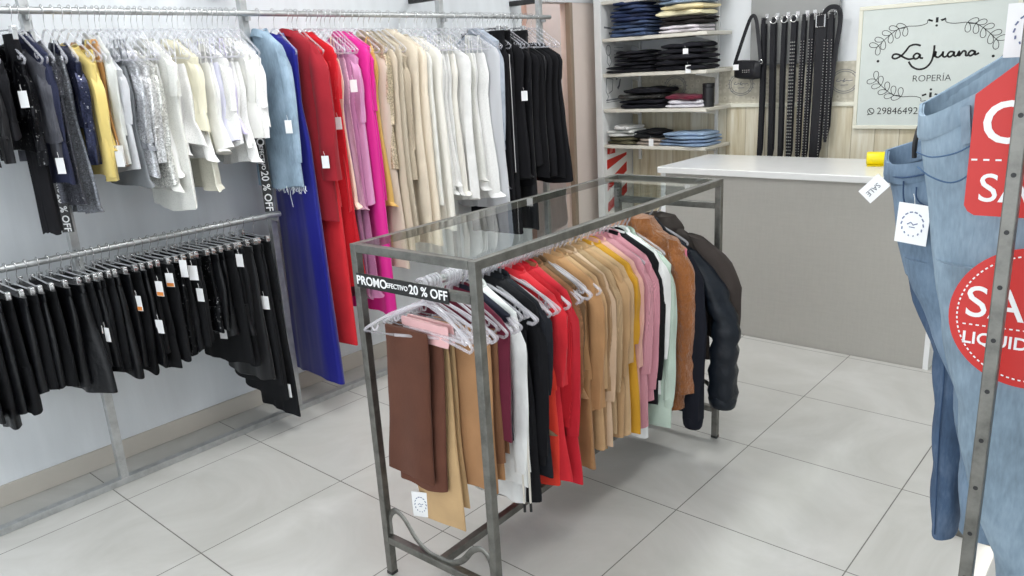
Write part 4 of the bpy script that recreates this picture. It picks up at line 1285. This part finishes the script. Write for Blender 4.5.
MI = 'garments on the glass-topped rack'
CAM, TAN, SAND, CML2 = (178, 134, 92), (190, 158, 120), (200, 170, 142), (164, 122, 82)
BROWN, ROSE, MINT, FURC = (92, 56, 42), (214, 152, 162), (190, 206, 192), (160, 94, 36)
middle = [
    (0.380, 0.39, 'fold', BROWN, 'cloth', 'chocolate brown trousers folded over a hanger at the PROMO end', dict(hw=0.095, hem=0.10, uo=-0.075, sway=-0.04, th=0.05, L2=0.60, fold=0.005)),
    (0.412, 0.35, 'fold', (98, 60, 46), 'cloth', 'brown trousers folded behind the chocolate brown pair', dict(hw=0.10, uo=-0.06, hem=0.1, sway=-0.03, th=0.045)),
    (0.436, 0.22, 'fold', (190, 158, 116), 'cloth', 'sand beige trousers hanging longest at the PROMO end', dict(hw=0.085, uo=-0.05, hem=0.095, th=0.045, L2=0.73, tagz=0.70, tagu=-0.12, logo=1, tagh=0.088, tagw=0.056)),
    (0.400, 0.835, 'fold', (226, 178, 178), 'satin', 'pale pink folded trousers between the brown pairs', dict(hw=0.10, hem=0.10, uo=-0.02, zb=-0.125, th=0.03)),
    (0.484, 0.36, 'fold', (168, 126, 88), 'cloth', 'camel trousers with soft folds beside the near rack post', dict(hw=0.12, uo=0.03, hem=0.12, cords=[(0.128, 0.67), (0.146, 0.655)])),
    (0.506, 0.45, 'fold', (140, 98, 70), 'knit', 'brown ribbed trousers behind the near rack post', dict(hw=0.12, uo=0.04, hem=0.12)),
    (0.548, 0.49, 'top', (36, 38, 52), 'cloth', 'dark navy top behind the burgundy vest', dict(hw=0.15)),
    (0.522, 0.53, 'top', (98, 28, 48), 'cloth', 'burgundy vest with white trim at the near rack post', dict(name='vest', hw=0.2, hem=0.19)),
    (0.582, 0.345, 'top', WHT, 'cloth', 'white long-sleeved top past the near rack post', dict(sl=0.52, th=0.05, hw=0.175)),
    (0.604, 0.262, 'pants', WHT, 'cloth', 'white drawstring trousers under the white top', dict(hw=0.16, hem=0.14, top=-0.16, cords=[(0.165, 0.76), (0.19, 0.75)])),
    (0.632, 0.265, 'pants', BLACKC, 'cloth', 'black trousers beside the white top', dict(hw=0.18, hem=0.18, top=-0.15)),
    (0.662, 0.37, 'top', BLACKC, 'cloth', 'black long-sleeved top past the white top', dict(sl=0.5, th=0.05, hw=0.18)),
    (0.694, 0.32, 'top', (30, 32, 38), 'cloth', 'black tunic just before the red garments', dict(sl=0.3, hw=0.185)),
    (0.716, 0.46, 'strap', (130, 108, 84), 'knit', 'olive brown ribbed top before the red garments', dict(name='knit_top', hem=0.195)),
    (0.745, 0.26, 'pants', (222, 60, 44), 'cloth', 'orange-red trousers under the red cardigan', dict(hw=0.17, hem=0.17, top=-0.15)),
    (0.768, 0.265, 'dress', RED2, 'cloth', 'red dress, first of the red garments', dict(th=0.055, hw=0.185, hem=0.2, sl=0.3)),
    (0.800, 0.45, 'top', RED1, 'knit', 'red knitted top between two red garments', dict(sl=0.42, th=0.05, hw=0.18)),
    (0.835, 0.241, 'dress', (192, 32, 46), 'cloth', 'red dress with bent long sleeve, last of the red garments', dict(th=0.055, hw=0.185, hem=0.2, sl=0.5)),
    (0.865, 0.55, 'top', (150, 104, 72), 'knit', 'brown knitted top past the red garments', dict(sl=0.36, hw=0.18)),
    (0.892, 0.58, 'top', (120, 92, 66), 'knit', 'dark taupe knitted top past the red garments', dict(sl=0.3, hw=0.17)),
    (0.918, 0.50, 'strap', (166, 124, 86), 'satin', 'caramel satin top before the camel jumper', dict(name='camisole', hem=0.18)),
    (0.948, 0.235, 'pants', CML2, 'cloth', 'camel trousers below the camel jumper', dict(hw=0.18, hem=0.2, top=-0.17)),
    (0.976, 0.441, 'top', CAM, 'cloth', 'camel long-sleeved jumper over camel trousers', dict(name='jumper', sl=0.46, th=0.06, hw=0.185)),
    (1.005, 0.29, 'top', (188, 152, 112), 'cloth', 'light camel tunic past the camel jumper', dict(sl=0.4, hw=0.18)),
    (1.033, 0.272, 'top', (176, 142, 106), 'knit', 'tan ribbed tunic, second past the camel jumper', dict(sl=0.42, hw=0.18)),
    (1.060, 0.269, 'top', SAND, 'cloth', 'pinkish sand tunic, third past the camel jumper', dict(sl=0.46, th=0.045)),
    (1.095, 0.30, 'top', (188, 158, 122), 'knit', 'sand knitted tunic before the mustard garment', dict(sl=0.44)),
    (1.128, 0.268, 'top', (184, 148, 108), 'cloth', 'beige long tunic before the mustard garment', dict(sl=0.4, th=0.05)),
    (1.162, 0.26, 'top', TAN, 'cloth', 'tan straight tunic beside the mustard garment', dict(sl=0.36, th=0.05)),
    (1.205, 0.255, 'top', (196, 144, 40), 'cloth', 'mustard yellow long tunic on the glass rack', dict(sl=0.3, th=0.055, hem=0.2)),
    (1.245, 0.27, 'top', (214, 164, 150), 'cloth', 'salmon pink jumper past the mustard tunic', dict(name='jumper', sl=0.4, th=0.05)),
    (1.285, 0.25, 'top', ROSE, 'knit', 'rose pink knitted jumper, first of the rose pair', dict(name='jumper', sl=0.44, th=0.055, hw=0.19)),
    (1.312, 0.197, 'pants', WHT, 'cloth', 'white trousers showing below the pink jumpers', dict(hw=0.17, hem=0.19, top=-0.16)),
    (1.340, 0.33, 'top', (216, 150, 162), 'knit', 'rose pink jumper with long sleeve beside the black cardigan', dict(name='jumper', sl=0.52, th=0.055, hw=0.19)),
    (1.378, 0.300, 'top', BLACKC, 'cloth', 'black cardigan between pink jumper and mint hoodie', dict(name='cardigan', sl=0.5, th=0.05, hw=0.19)),
    (1.408, 0.33, 'top', WHT, 'cloth', 'white puff-sleeved jumper beside the mint hoodie', dict(name='jumper', sl=0.42, th=0.06, hw=0.19, ru=0.045)),
    (1.448, 0.185, 'top', MINT, 'cloth', 'mint green hoodie on the glass rack', dict(name='hoodie', sl=0.58, th=0.06, hw=0.208, collar=0.02, top=-0.068, cuffband=1)),
    (1.480, 0.32, 'jacket', (202, 164, 128), 'cloth', 'beige jacket between mint hoodie and fur jacket', dict(sl=0.5, th=0.045, hw=0.185, top=-0.08)),
    (1.540, 0.235, 'jacket', FURC, 'fur', 'rust brown teddy fur jacket on the glass rack', dict(sl=0.62, th=0.10, hw=0.215, top=-0.034, ru=0.05, rv=0.048, out=0.02, cuff=0.95, shag=0.0035, step=0.014, N=60, hood=1, fold=0.005)),
    (1.588, 0.21, 'jacket', (22, 24, 34), 'cloth', 'dark navy padded jacket with pink piping', dict(sl=0.73, th=0.075, hw=0.215, ru=0.055, rv=0.045, out=0.05, cuff=0.75, cuffband=1, piping=1, hood=1)),
    (1.655, 0.21, 'jacket', (20, 26, 34), 'leather', 'glossy black quilted puffer jacket', dict(sl=0.60, th=0.085, hw=0.225, ru=0.062, rv=0.05, out=0.13, cuff=0.9, top=-0.10, quilt=0.26, cuffband=1, hood=1, step=0.012)),
    (1.722, 0.40, 'jacket', (58, 51, 48), 'cloth', 'charcoal brown jacket at the counter end of the glass rack', dict(sl=0.40, th=0.075, hw=0.24, ru=0.065, rv=0.045, out=0.09, cuff=0.95, hood=1, top=-0.06)),
]


def rodpoint(y):
    t = (y - MC.y) / cos(MR)
    return (MC.x - t * sin(MR), MC.y + t * cos(MR), MRZ)


for i, (y, hz, kind, rgb, fab, desc, op) in enumerate(middle):
    rng = random.Random(700 + i)
    p = rodpoint(y)
    yaw = MR + rng.uniform(-0.07, 0.07)
    op.setdefault('hw', 0.185)
    op.setdefault('th', 0.045)
    nm = op.pop('name', None)
    if kind in ('pants',):
        op.setdefault('top', -0.16)
    if kind in ('top', 'dress', 'jacket'):
        op.setdefault('top', -0.050)
    garment(kind, p, yaw, MRZ - hz, rgb, fab, desc, MI, name=nm, rnd=900 + i, **op)
    hanger('acrylic', p, yaw, 'clear acrylic hanger on the rod of the glass-topped rack', 'acrylic hangers on the glass rack')
for y, a in ((0.372, 0.30), (0.398, -0.22), (0.424, 0.16), (0.474, -0.14), (0.495, 0.12), (0.517, -0.1), (0.541, 0.1), (0.567, -0.12), (0.618, 0.1), (0.648, -0.1), (0.678, 0.12), (0.73, 0.1), (0.757, -0.12), (0.784, 0.1), (0.818, -0.1), (0.85, 0.12), (0.878, -0.12), (0.905, 0.1), (0.933, -0.08), (0.962, 0.08)):
    hanger('acrylic_wide', rodpoint(y), MR + a, 'clear acrylic hanger on the rod of the glass-topped rack', 'acrylic hangers on the glass rack')

# ------------------------------------------------------------------ folded clothes on the wall shelves
def folded(name, loc, wd, dp, h, rgb, fab, label, group, seed, yaw=0.0, layers=2, tagged=False, puff=1.0, rum=1.7):
    rng = random.Random(seed)
    r = empty(name, loc, yaw, label, name.replace('_', ' '), group)
    ph = [rng.uniform(0, 6.28) for _ in range(5)]

    def slab(z0, z1, w0, d0, off):
        rings = []
        n = 14
        for i in range(n + 1):
            t = i / n
            x = (t - 0.5) * w0
            e = (1 - abs(2 * t - 1) ** 5) ** 0.5
            hh = (z1 - z0) / 2
            ring = []
            for k in range(24):
                a = 2 * pi * k / 24
                yy = d0 / 2 * math.copysign(abs(cos(a)) ** 0.5, cos(a)) * (0.86 + 0.14 * e)
                zz = hh * math.copysign(abs(sin(a)) ** 0.55, sin(a)) * (0.6 + 0.4 * e)
                wob = (0.14 * sin(5 * t + ph[0] + off) + 0.10 * sin(13 * t + ph[1] + 3 * cos(a)) + 0.08 * sin(6 * cos(a) + ph[4])) * rum
                zz = zz * (1 + (wob if sin(a) > 0 else 0)) + (z0 + hh)
                if sin(a) < -0.2:
                    zz = max(zz, z0)
                yy += (0.010 * sin(7 * t + ph[2] + off) + 0.008 * sin(4 * t + ph[3] + off)) * rum
                ring.append((x, yy, zz))
            rings.append(ring)
        return rings

    m = fabric(rgb, fab)
    layers = 1 if h < 0.044 else layers
    for q in range(layers):
        z0, z1 = h * q / layers, h * (q + 1) / layers
        k = 1 - 0.05 * q
        MB().loft(slab(z0 + 0.0005, z1 * puff, wd * k, dp * k, q * 1.7)).build('fold', m, r)
    if tagged:
        price_tag(r, wd * 0.2, -dp / 2 - 0.012, h * 0.95, h=0.05, wd=0.036, rz=0.1)
    return r


SHG = 'folded clothes on the wall shelves'
JEAN1, JEAN2, JEAN3 = (50, 64, 98), (72, 90, 122), (136, 154, 176)
SY = 3.865


def pile(x, z, dp, items, yaw=0.0):
    zz = z
    for j, (name, wd, h, rgb, fab, lab, op) in enumerate(items):
        folded(name, (x + op.pop('dx', 0) + random.Random(j * 7 + int(z * 99)).uniform(-0.012, 0.012), SY - 0.02 + op.pop('dy', 0), zz + 0.0005), wd, dp, h, rgb, fab, lab, SHG, int(x * 1000) + int(z * 77) + j, yaw + op.pop('yaw', random.Random(j + int(x * 997)).uniform(-0.07, 0.07)), **op)
        zz += h + 0.001


pile(0.005, SHZ[3], 0.26, [
    ('folded_jeans', 0.30, 0.055, JEAN2, 'denim', 'mid blue folded jeans at the base of the pile beside the cream stack', {}),
    ('folded_jeans', 0.295, 0.045, (66, 82, 112), 'denim', 'faded blue folded jeans second in the blue pile', {}),
    ('folded_jeans', 0.30, 0.05, (42, 54, 88), 'denim', 'dark blue folded jeans third in the blue pile', {}),
    ('folded_jeans', 0.29, 0.05, JEAN1, 'denim', 'dark blue folded jeans topmost but one in the blue pile', {}),
    ('folded_jeans', 0.21, 0.03, (40, 52, 86), 'denim', 'narrow dark blue folded jeans on top of the blue pile', dict(dx=-0.01)),
])
pile(0.395, SHZ[3], 0.26, [
    ('folded_shirt', 0.31, 0.05, (226, 220, 224), 'cloth', 'white folded shirt at the base beside the blue jeans pile', {}),
    ('folded_shirt', 0.32, 0.05, (34, 30, 30), 'cloth', 'black folded shirt under the cream shirts', {}),
    ('folded_shirt', 0.32, 0.04, (232, 224, 186), 'cloth', 'cream folded shirt over the black shirt', {}),
    ('folded_shirt', 0.31, 0.035, (226, 212, 168), 'cloth', 'yellowish cream folded shirt under the light jeans', dict(dx=0.01)),
    ('folded_jeans', 0.30, 0.05, JEAN3, 'denim', 'light blue folded jeans on top of the cream shirts', {}),
])
pile(0.02, SHZ[2], 0.26, [
    ('folded_jumper', 0.36, 0.045, (26, 26, 32), 'cloth', 'black folded jumper at the base beneath a rumpled black one', dict(dx=-0.02)),
    ('folded_jumper', 0.28, 0.05, (24, 24, 30), 'cloth', 'rumpled black jumper in the middle of the black pile', {}),
    ('folded_jumper', 0.25, 0.05, (30, 30, 36), 'cloth', 'rumpled black jumper on top beside the neat black pile', dict(dx=-0.01)),
])
pile(0.40, SHZ[2], 0.28, [
    ('folded_trousers', 0.35, 0.034, (28, 28, 34), 'cloth', 'black folded trousers at the base of the neat pile with white tags', dict(tagged=True)),
    ('folded_trousers', 0.34, 0.034, (24, 24, 30), 'cloth', 'black folded trousers second from the base of the neat pile', {}),
    ('folded_trousers', 0.34, 0.034, (32, 32, 38), 'cloth', 'black folded trousers third from the base of the neat pile', {}),
    ('folded_trousers', 0.33, 0.034, (24, 24, 30), 'cloth', 'black folded trousers fourth from the base of the neat pile', dict(tagged=True)),
    ('folded_trousers', 0.31, 0.034, (30, 30, 36), 'cloth', 'black folded trousers topmost in the neat black pile', dict(dx=0.01)),
])
pile(0.09, SHZ[1], 0.26, [
    ('folded_jumper', 0.35, 0.06, (24, 24, 32), 'cloth', 'black folded jumper under the sequined one beside the burgundy shirt', {}),
    ('folded_jumper', 0.34, 0.035, (70, 70, 68), 'sequin', 'black folded jumper with a band of silver sequins', {}),
    ('folded_jumper', 0.31, 0.04, (22, 22, 28), 'cloth', 'black folded jumper topmost on the sequined pile', dict(dx=0.02)),
])
pile(0.40, SHZ[1], 0.24, [
    ('folded_shirt', 0.26, 0.05, (230, 228, 234), 'cloth', 'white folded shirt under the burgundy one', {}),
    ('folded_shirt', 0.24, 0.035, (104, 34, 52), 'cloth', 'burgundy folded shirt on the white shirt', dict(dx=0.01)),
])
tb = empty('black_tube', (0.555, 3.83, SHZ[1] + 0.0005), 0, 'upright black cylindrical box beside the burgundy shirt on the shelf', 'box')
MB().loft([[(r_ * cos(2 * pi * k / 28), r_ * sin(2 * pi * k / 28), z_) for k in range(28)] for z_, r_ in ((0, 0.036), (0.002, 0.038), (0.125, 0.038), (0.127, 0.036))]).build('tube', BLACK, tb)
MB().loft([[(r_ * cos(2 * pi * k / 28), r_ * sin(2 * pi * k / 28), z_) for k in range(28)] for z_, r_ in ((0.1275, 0.038), (0.1285, 0.0395), (0.150, 0.0395), (0.153, 0.036))]).build('lid', BLACK, tb)
pile(-0.075, SHZ[0], 0.24, [
    ('folded_trousers', 0.25, 0.055, (92, 88, 68), 'lace', 'olive camouflage folded trousers on the lowest shelf', {}),
    ('folded_shirt', 0.22, 0.045, (214, 216, 212), 'cloth', 'white crumpled shirt on the camouflage trousers', dict(dx=-0.01)),
    ('folded_shirt', 0.14, 0.03, (224, 224, 222), 'cloth', 'white crumpled shirt topmost on the lowest shelf', dict(dx=0.01)),
])
pile(0.155, SHZ[0], 0.24, [
    ('folded_shirt', 0.20, 0.05, (176, 164, 152), 'cloth', 'taupe folded shirt with a white tag on the lowest shelf', dict(tagged=True)),
    ('folded_shirt', 0.22, 0.05, (26, 26, 30), 'cloth', 'black crumpled shirt on the taupe shirt', dict(dx=-0.02)),
])
pile(0.42, SHZ[0], 0.26, [
    ('folded_jeans', 0.35, 0.045, (134, 156, 184), 'denim', 'light blue folded jeans at the base on the lowest shelf', {}),
    ('folded_jeans', 0.32, 0.045, (144, 166, 192), 'denim', 'light blue folded jeans topmost on the lowest shelf', dict(yaw=-0.06)),
])

# ------------------------------------------------------------------ foreground jeans rack
jr = empty('jeans_rack', (2.847, 0.373, 0), 0, 'steel clothes rack with drilled square posts in front of the counter holding jeans', 'clothes rack')
for y in (0.0, 1.25):
    p = MB().box(-0.0105, 0.0105, y - 0.0105, y + 0.0105, 0.03, 1.72).build('post', STEEL, jr, smooth=False, bevel=0.002)
    for k in range(15):
        z = 0.325 + k * 0.0885
        MB().loft([[(0.0038 * cos(2 * pi * q / 12), y - 0.0108 + dy, z + 0.0038 * sin(2 * pi * q / 12)) for q in range(12)] for dy in (0.0, -0.0006)]).build('drilled_hole', BLACK, p, smooth=False)
    MB().box(-0.25, 0.25, y - 0.0135, y + 0.0135, 0.0, 0.029).build('foot', STEEL, jr, smooth=False, bevel=0.002)
MB().box(-0.0135, 0.0135, 0.015, 1.235, 0.10, 0.127).build('lower_bar', STEEL, jr, smooth=False, bevel=0.002)
MB().tube([(0, -0.02, 1.735), (0, 1.27, 1.735)], RAILR, 14).build('hanging_rail', STEEL, jr)


def jeans(name, y, levels, slope, rgb, label, legs, seed, ht=0.055, dark=False):
    """levels: (x_left, z_left, half width) from waist to crotch"""
    rng = random.Random(seed)
    m = fabric(rgb, 'denim')
    r = empty(name, (0, y, 0), 0, label, 'jeans', 'jeans on the front rack')
    N = 48

    def ring(xl, z, hw, tilt, h, infl=1.0, seedp=0.0, rise=0.0):
        o = []
        for k in range(N):
            a = 2 * pi * k / N
            cx = math.copysign(abs(cos(a)) ** 0.8, cos(a))
            x = xl + hw + hw * cx * infl
            yy = h * math.copysign(abs(sin(a)) ** 0.9, sin(a)) * infl + 0.006 * sin(5 * cx + seedp + z * 9) * (1 if infl == 1 else 0.6)
            dx = x - xl
            dx = dx if dx < 0.16 else 0.16 + 0.25 * (dx - 0.16)
            o.append((x, yy, z + tilt * dx - rise * max(0.0, -sin(a)) ** 0.6))
        return o

    RISE = 0.05
    out = []
    n = len(levels)
    dense = []
    for (a, b) in zip(levels, levels[1:]):
        for k in range(4):
            t = k / 4
            dense.append([p + (q - p) * t for p, q in zip(a, b)])
    dense.append(list(levels[-1]))
    for i, (xl, z, hw) in enumerate(dense):
        t = i / (len(dense) - 1)
        out.append(ring(xl, z, hw, slope * (1 - 0.75 * t), ht * (1 + 0.25 * t), 1.0, seed, RISE * max(0, 1 - t * 2.2)))
    inner = [ring(xl, z, hw, slope * (1 - 0.75 * i / (len(dense) - 1)), ht * (1 + 0.25 * i / (len(dense) - 1)), 0.965, seed, RISE * max(0, 1 - 2.2 * i / (len(dense) - 1))) for i, (xl, z, hw) in enumerate(dense[:6])]
    MB().loft(list(reversed(inner)) + out, True, True).build('hip', m, r)
    # waistband: slightly proud ring
    w0, w1 = dense[0], dense[1]
    wb_ = [ring(w0[0] - 0.002, w0[1] + 0.004, w0[2] + 0.003, slope, ht + 0.003, 1.0, seed, RISE), ring(w0[0] - 0.002, w0[1] - 0.036, w0[2] + 0.003, slope, ht + 0.003, 1.0, seed, RISE),
           ring(w0[0] + 0.001, w0[1] - 0.039, w0[2], slope, ht, 1.0, seed, RISE)]
    wi = [ring(w0[0] + 0.004, w0[1] - 0.04, w0[2] - 0.004, slope, ht - 0.004, 0.97, seed, RISE), ring(w0[0], w0[1] + 0.003, w0[2], slope, ht, 0.985, seed, RISE)]
    MB().loft(wi + wb_, False, False).build('waistband', m, r)
    for rings, nm in legs:
        MB().loft(rings).build('leg', m, r)
    return r, m


def leg_rings(tab, seed, N=32):
    """tab: (x_left, z, half width, half thickness)"""
    rng = random.Random(seed)
    ph = rng.uniform(0, 6)
    rings = []
    for a, b in zip(tab, tab[1:]):
        n = max(1, int((a[1] - b[1]) / 0.025))
        for k in range(n + (b is tab[-1])):
            t = k / n
            xl, z, hw, h = [p + (q - p) * t for p, q in zip(a, b)]
            rings.append([(xl + hw + hw * math.copysign(abs(cos(2 * pi * j / N)) ** 0.85, cos(2 * pi * j / N)) + 0.003 * sin(z * 40 + ph + j * 0.4),
                           h * math.copysign(abs(sin(2 * pi * j / N)) ** 0.9, sin(2 * pi * j / N)) + 0.005 * sin(z * 23 + ph) * cos(3 * 2 * pi * j / N), z) for j in range(N)])
    return rings


J1 = [(2.660, 1.476, 0.19), (2.668, 1.40, 0.195), (2.685, 1.308, 0.20), (2.700, 1.215, 0.205), (2.716, 1.14, 0.205)]
l1 = leg_rings([(2.708, 1.20, 0.10, 0.062), (2.731, 1.063, 0.098, 0.064), (2.768, 0.928, 0.09, 0.06), (2.800, 0.767, 0.085, 0.056), (2.856, 0.633, 0.075, 0.052), (2.885, 0.52, 0.07, 0.05)], 3)
l2 = leg_rings([(2.925, 1.22, 0.10, 0.06), (2.925, 1.05, 0.096, 0.06), (2.93, 0.9, 0.088, 0.056), (2.94, 0.7, 0.08, 0.052), (2.95, 0.50, 0.075, 0.05)], 4)
DEN1, DEN2 = (132, 151, 166), (92, 122, 160)
j1, m1 = jeans('jeans', 0.565, J1, 0.68, DEN1, 'light blue jeans hanging behind the drilled post and the red sale tags', [(l1, 0), (l2, 0)], 1)
SEAM = fabric((70, 96, 126), 'cloth')
mb = MB().tube(bez([(2.674, -0.042, 1.372), (2.70, -0.058, 1.358), (2.735, -0.066, 1.350), (2.762, -0.069, 1.366), (2.772, -0.070, 1.40), (2.775, -0.069, 1.435)]), 0.0016, 5)
mb.build('pocket_seam', SEAM, j1)
MB().tube(bez([(2.670, -0.040, 1.398), (2.70, -0.058, 1.392), (2.74, -0.066, 1.402), (2.772, -0.070, 1.424)]), 0.0014, 5).build('pocket_seam', SEAM, j1)
for x, z in ((2.745, 1.455), (2.90, 1.56)):
    MB().loft([[(x - 0.007, -0.060 + dy, z + 0.022), (x + 0.007, -0.060 + dy, z + 0.026), (x + 0.015, -0.060 + dy, z - 0.036), (x + 0.001, -0.060 + dy, z - 0.040)] for dy in (0.0, -0.008)]).build('belt_loop', m1, j1, smooth=False)
price_tag(j1, 2.822, -0.02, 1.640, h=0.085, wd=0.075, logo=True, rz=0.15)
J2 = [(2.541, 1.363, 0.20), (2.552, 1.31, 0.20), (2.563, 1.259, 0.20), (2.577, 1.171, 0.19), (2.60, 1.10, 0.18)]
l3 = leg_rings([(2.592, 1.14, 0.09, 0.055), (2.618, 1.07, 0.085, 0.055), (2.66, 0.99, 0.075, 0.05), (2.715, 0.86, 0.06, 0.05), (2.745, 0.70, 0.052, 0.05), (2.76, 0.52, 0.045, 0.05)], 5)
l4 = leg_rings([(2.78, 1.15, 0.085, 0.055), (2.785, 1.0, 0.08, 0.053), (2.80, 0.8, 0.07, 0.05), (2.815, 0.55, 0.062, 0.05)], 6)
j2, m2 = jeans('jeans', 0.80, J2, 0.36, (112, 132, 152), 'greyish blue jeans with white paper tag behind the light blue pair', [(l3, 0), (l4, 0)], 2)
SEAM2 = fabric((52, 74, 104), 'cloth')
MB().tube(bez([(2.562, -0.03, 1.315), (2.60, -0.055, 1.318), (2.66, -0.064, 1.335), (2.72, -0.066, 1.36)]), 0.0018, 5).build('pocket_seam', SEAM2, j2)
MB().tube(bez([(2.595, -0.054, 1.31), (2.600, -0.058, 1.27), (2.62, -0.062, 1.235), (2.66, -0.065, 1.228), (2.70, -0.067, 1.245)]), 0.0018, 5).build('pocket_seam', SEAM2, j2)
MB().tube(bez([(2.622, -0.06, 1.30), (2.626, -0.062, 1.275), (2.65, -0.065, 1.262), (2.69, -0.067, 1.268)]), 0.0016, 5).build('pocket_seam', SEAM2, j2)
price_tag(j2, 2.628, -0.082, 1.268, h=0.084, wd=0.066, logo=True, rz=-0.2, tilt=0.05)
o = MB().box(-0.018, 0.018, -0.0008, 0.0008, -0.055, 0).build('size_tag', CARD, j2, smooth=False)
o.location, o.rotation_euler = (2.558, -0.06, 1.312), (0, 0.75, 0)
text_mesh('lettering', 'SALE', 0.016, GREYINK, o, (0, -0.0009, -0.03), (pi / 2, pi / 2, 0))
J3 = [(2.533, 1.285, 0.20), (2.538, 1.22, 0.20), (2.548, 1.14, 0.19), (2.570, 1.06, 0.18)]
l5 = leg_rings([(2.562, 1.10, 0.085, 0.05), (2.593, 1.00, 0.068, 0.05), (2.645, 0.883, 0.052, 0.05), (2.657, 0.754, 0.043, 0.05), (2.668, 0.58, 0.035, 0.05), (2.680, 0.415, 0.027, 0.05)], 7)
l6 = leg_rings([(2.75, 1.10, 0.085, 0.05), (2.76, 0.9, 0.075, 0.05), (2.79, 0.45, 0.06, 0.05)], 8)
j3, m3 = jeans('jeans', 0.93, J3, 0.30, (72, 92, 118), 'dark blue jeans at the back of the front rack with its hem showing', [(l5, 0), (l6, 0)], 3, ht=0.048)
MB().tube(bez([(2.668, -0.052, 0.95), (2.682, -0.054, 0.85), (2.684, -0.053, 0.72), (2.690, -0.053, 0.58), (2.697, -0.053, 0.43)]), 0.0016, 5).build('side_seam', SEAM2, j3)
for y in (0.565, 0.80, 0.93):
    h = empty('trouser_hanger', (2.847, y, 1.735), 0, 'black clip hanger holding the light blue jeans' if y < 0.7 else 'black clip hanger holding the greyish blue jeans' if y < 0.9 else 'black clip hanger holding the dark blue jeans', 'hanger')
    hr = 0.0165
    hook = [(hr * cos(a), 0, hr * sin(a) + 0.0035) for a in [pi + 0.75 - k * (pi + 0.75) / 9 for k in range(10)]] + [(0.014, 0, -0.012), (0.004, 0, -0.03), (0, 0, -0.07)]
    MB().tube(hook, 0.002, 6).build('hook', DARKMETAL, h)
    if y < 0.7:
        bar = [(0.03, 0, -0.10), (0.07, 0, -0.072), (0.11, 0, -0.072), (0.16, 0, -0.075)]
        cl = [(0.03, -0.118, 0.056), (0.16, -0.093, 0.056)]
    else:
        bar = [(-0.235, 0, -0.295), (-0.12, 0, -0.20), (0, 0, -0.07), (0.06, 0, -0.20)]
        cl = [(-0.235, -0.315, 0.042), (0.06, -0.22, 0.05)]
    if y > 0.9:
        bar = [(-0.20, 0, -0.40), (-0.10, 0, -0.26), (0, 0, -0.07), (0.03, 0, -0.30)]
        cl = [(-0.20, -0.42, 0.042), (0.03, -0.345, 0.046)]
    MB().tube(bez(bar, 4), 0.004, 7).build('bar', BLACK, h)
    for x, z, yy in cl:
        for s in (-1, 1):
            MB().tube(bez([(x, 0, z + 0.018), (x, s * yy * 0.9, z), (x, s * (yy + 0.018), z - 0.03), (x, s * (yy + 0.014), z - 0.06)], 4), 0.005, 7).build('clip', BLACK, h)

# red sale tags tied to the rack post
CY = -0.0012


def dashes(mb, pts, wd):
    for p, q in zip(pts[::2], pts[1::2]):
        mb.ribbon([p, q], wd, -0.0032, 0.0006)


st = empty('sale_tag', (2.872, 0.452, 1.41), 0.06, 'red tag-shaped card reading OFF and SALE in front of the light blue jeans', 'sale tag')
W_ = 0.103
outl = [(-W_, -0.088), (-W_ + 0.006, -0.098), (-W_ + 0.016, -0.104), (W_ - 0.016, -0.104), (W_ - 0.006, -0.098), (W_, -0.088), (W_, 0.092), (0.03, 0.155), (-0.03, 0.155), (-W_, 0.092)]
MB().loft([[(x, yy, z) for x, z in outl] for yy in (-0.0015, 0.0015)]).build('card', RED, st, smooth=False)
text_mesh('lettering', 'OFF', 0.096, CARD, st, (-0.007, -0.0022, 0.044), bold=0.0006)
text_mesh('lettering', 'SALE', 0.066, CARD, st, (-0.016, -0.0022, -0.060), bold=0.0002)
mb = MB()
xs_ = [-W_ + 0.004 + 0.0085 * k for k in range(24)]
dashes(mb, [(x, -0.012) for x in xs_], 0.0028)
mb.build('dashed_line', CARD, st, smooth=False).location = (0, 0.0010, 0)
MB().tube([(0, -0.004, 0.145), (-0.006, -0.0165, 0.16), (-0.012, -0.055, 0.2), (-0.025, -0.064, 0.21)], 0.0012, 5).build('string', CARD, st)
sc_ = empty('sale_disc', (2.884, 0.452, 1.137), 0.06, 'round red card reading SALE LIQUIDACIÓN with a dotted border', 'sale tag')
RD = 0.121
MB().loft([[(RD * cos(2 * pi * k / 64), yy, RD * sin(2 * pi * k / 64)) for k in range(64)] for yy in (-0.0015, 0.0015)]).build('card', RED, sc_, smooth=False)
text_mesh('lettering', 'SALE', 0.078, CARD, sc_, (-0.016, -0.0022, 0.018), bold=0.0002)
text_mesh('lettering', 'LIQUIDACIÓN', 0.030, CARD, sc_, (0.0, -0.0022, -0.045), bold=0.0005)
mb = MB()
for k in range(80):
    a = 2 * pi * k / 80
    mb.ribbon([(0.108 * cos(a), 0.108 * sin(a)), (0.108 * cos(a + 0.04), 0.108 * sin(a + 0.04))], 0.0024, -0.0022, 0.0006)
for k in range(20):
    x = -0.098 + k * 0.0098
    mb.ribbon([(x, -0.020), (x + 0.005, -0.020)], 0.0022, -0.0022, 0.0006)
mb.build('dotted_line', CARD, sc_, smooth=False)
text_mesh('lettering', '%', 0.046, CARD, sc_, (0.0, -0.0022, 0.074), bold=0.001)
MB().tube([(0, -0.004, 0.112), (0, -0.004, 0.175)], 0.0012, 5).build('string', CARD, sc_)
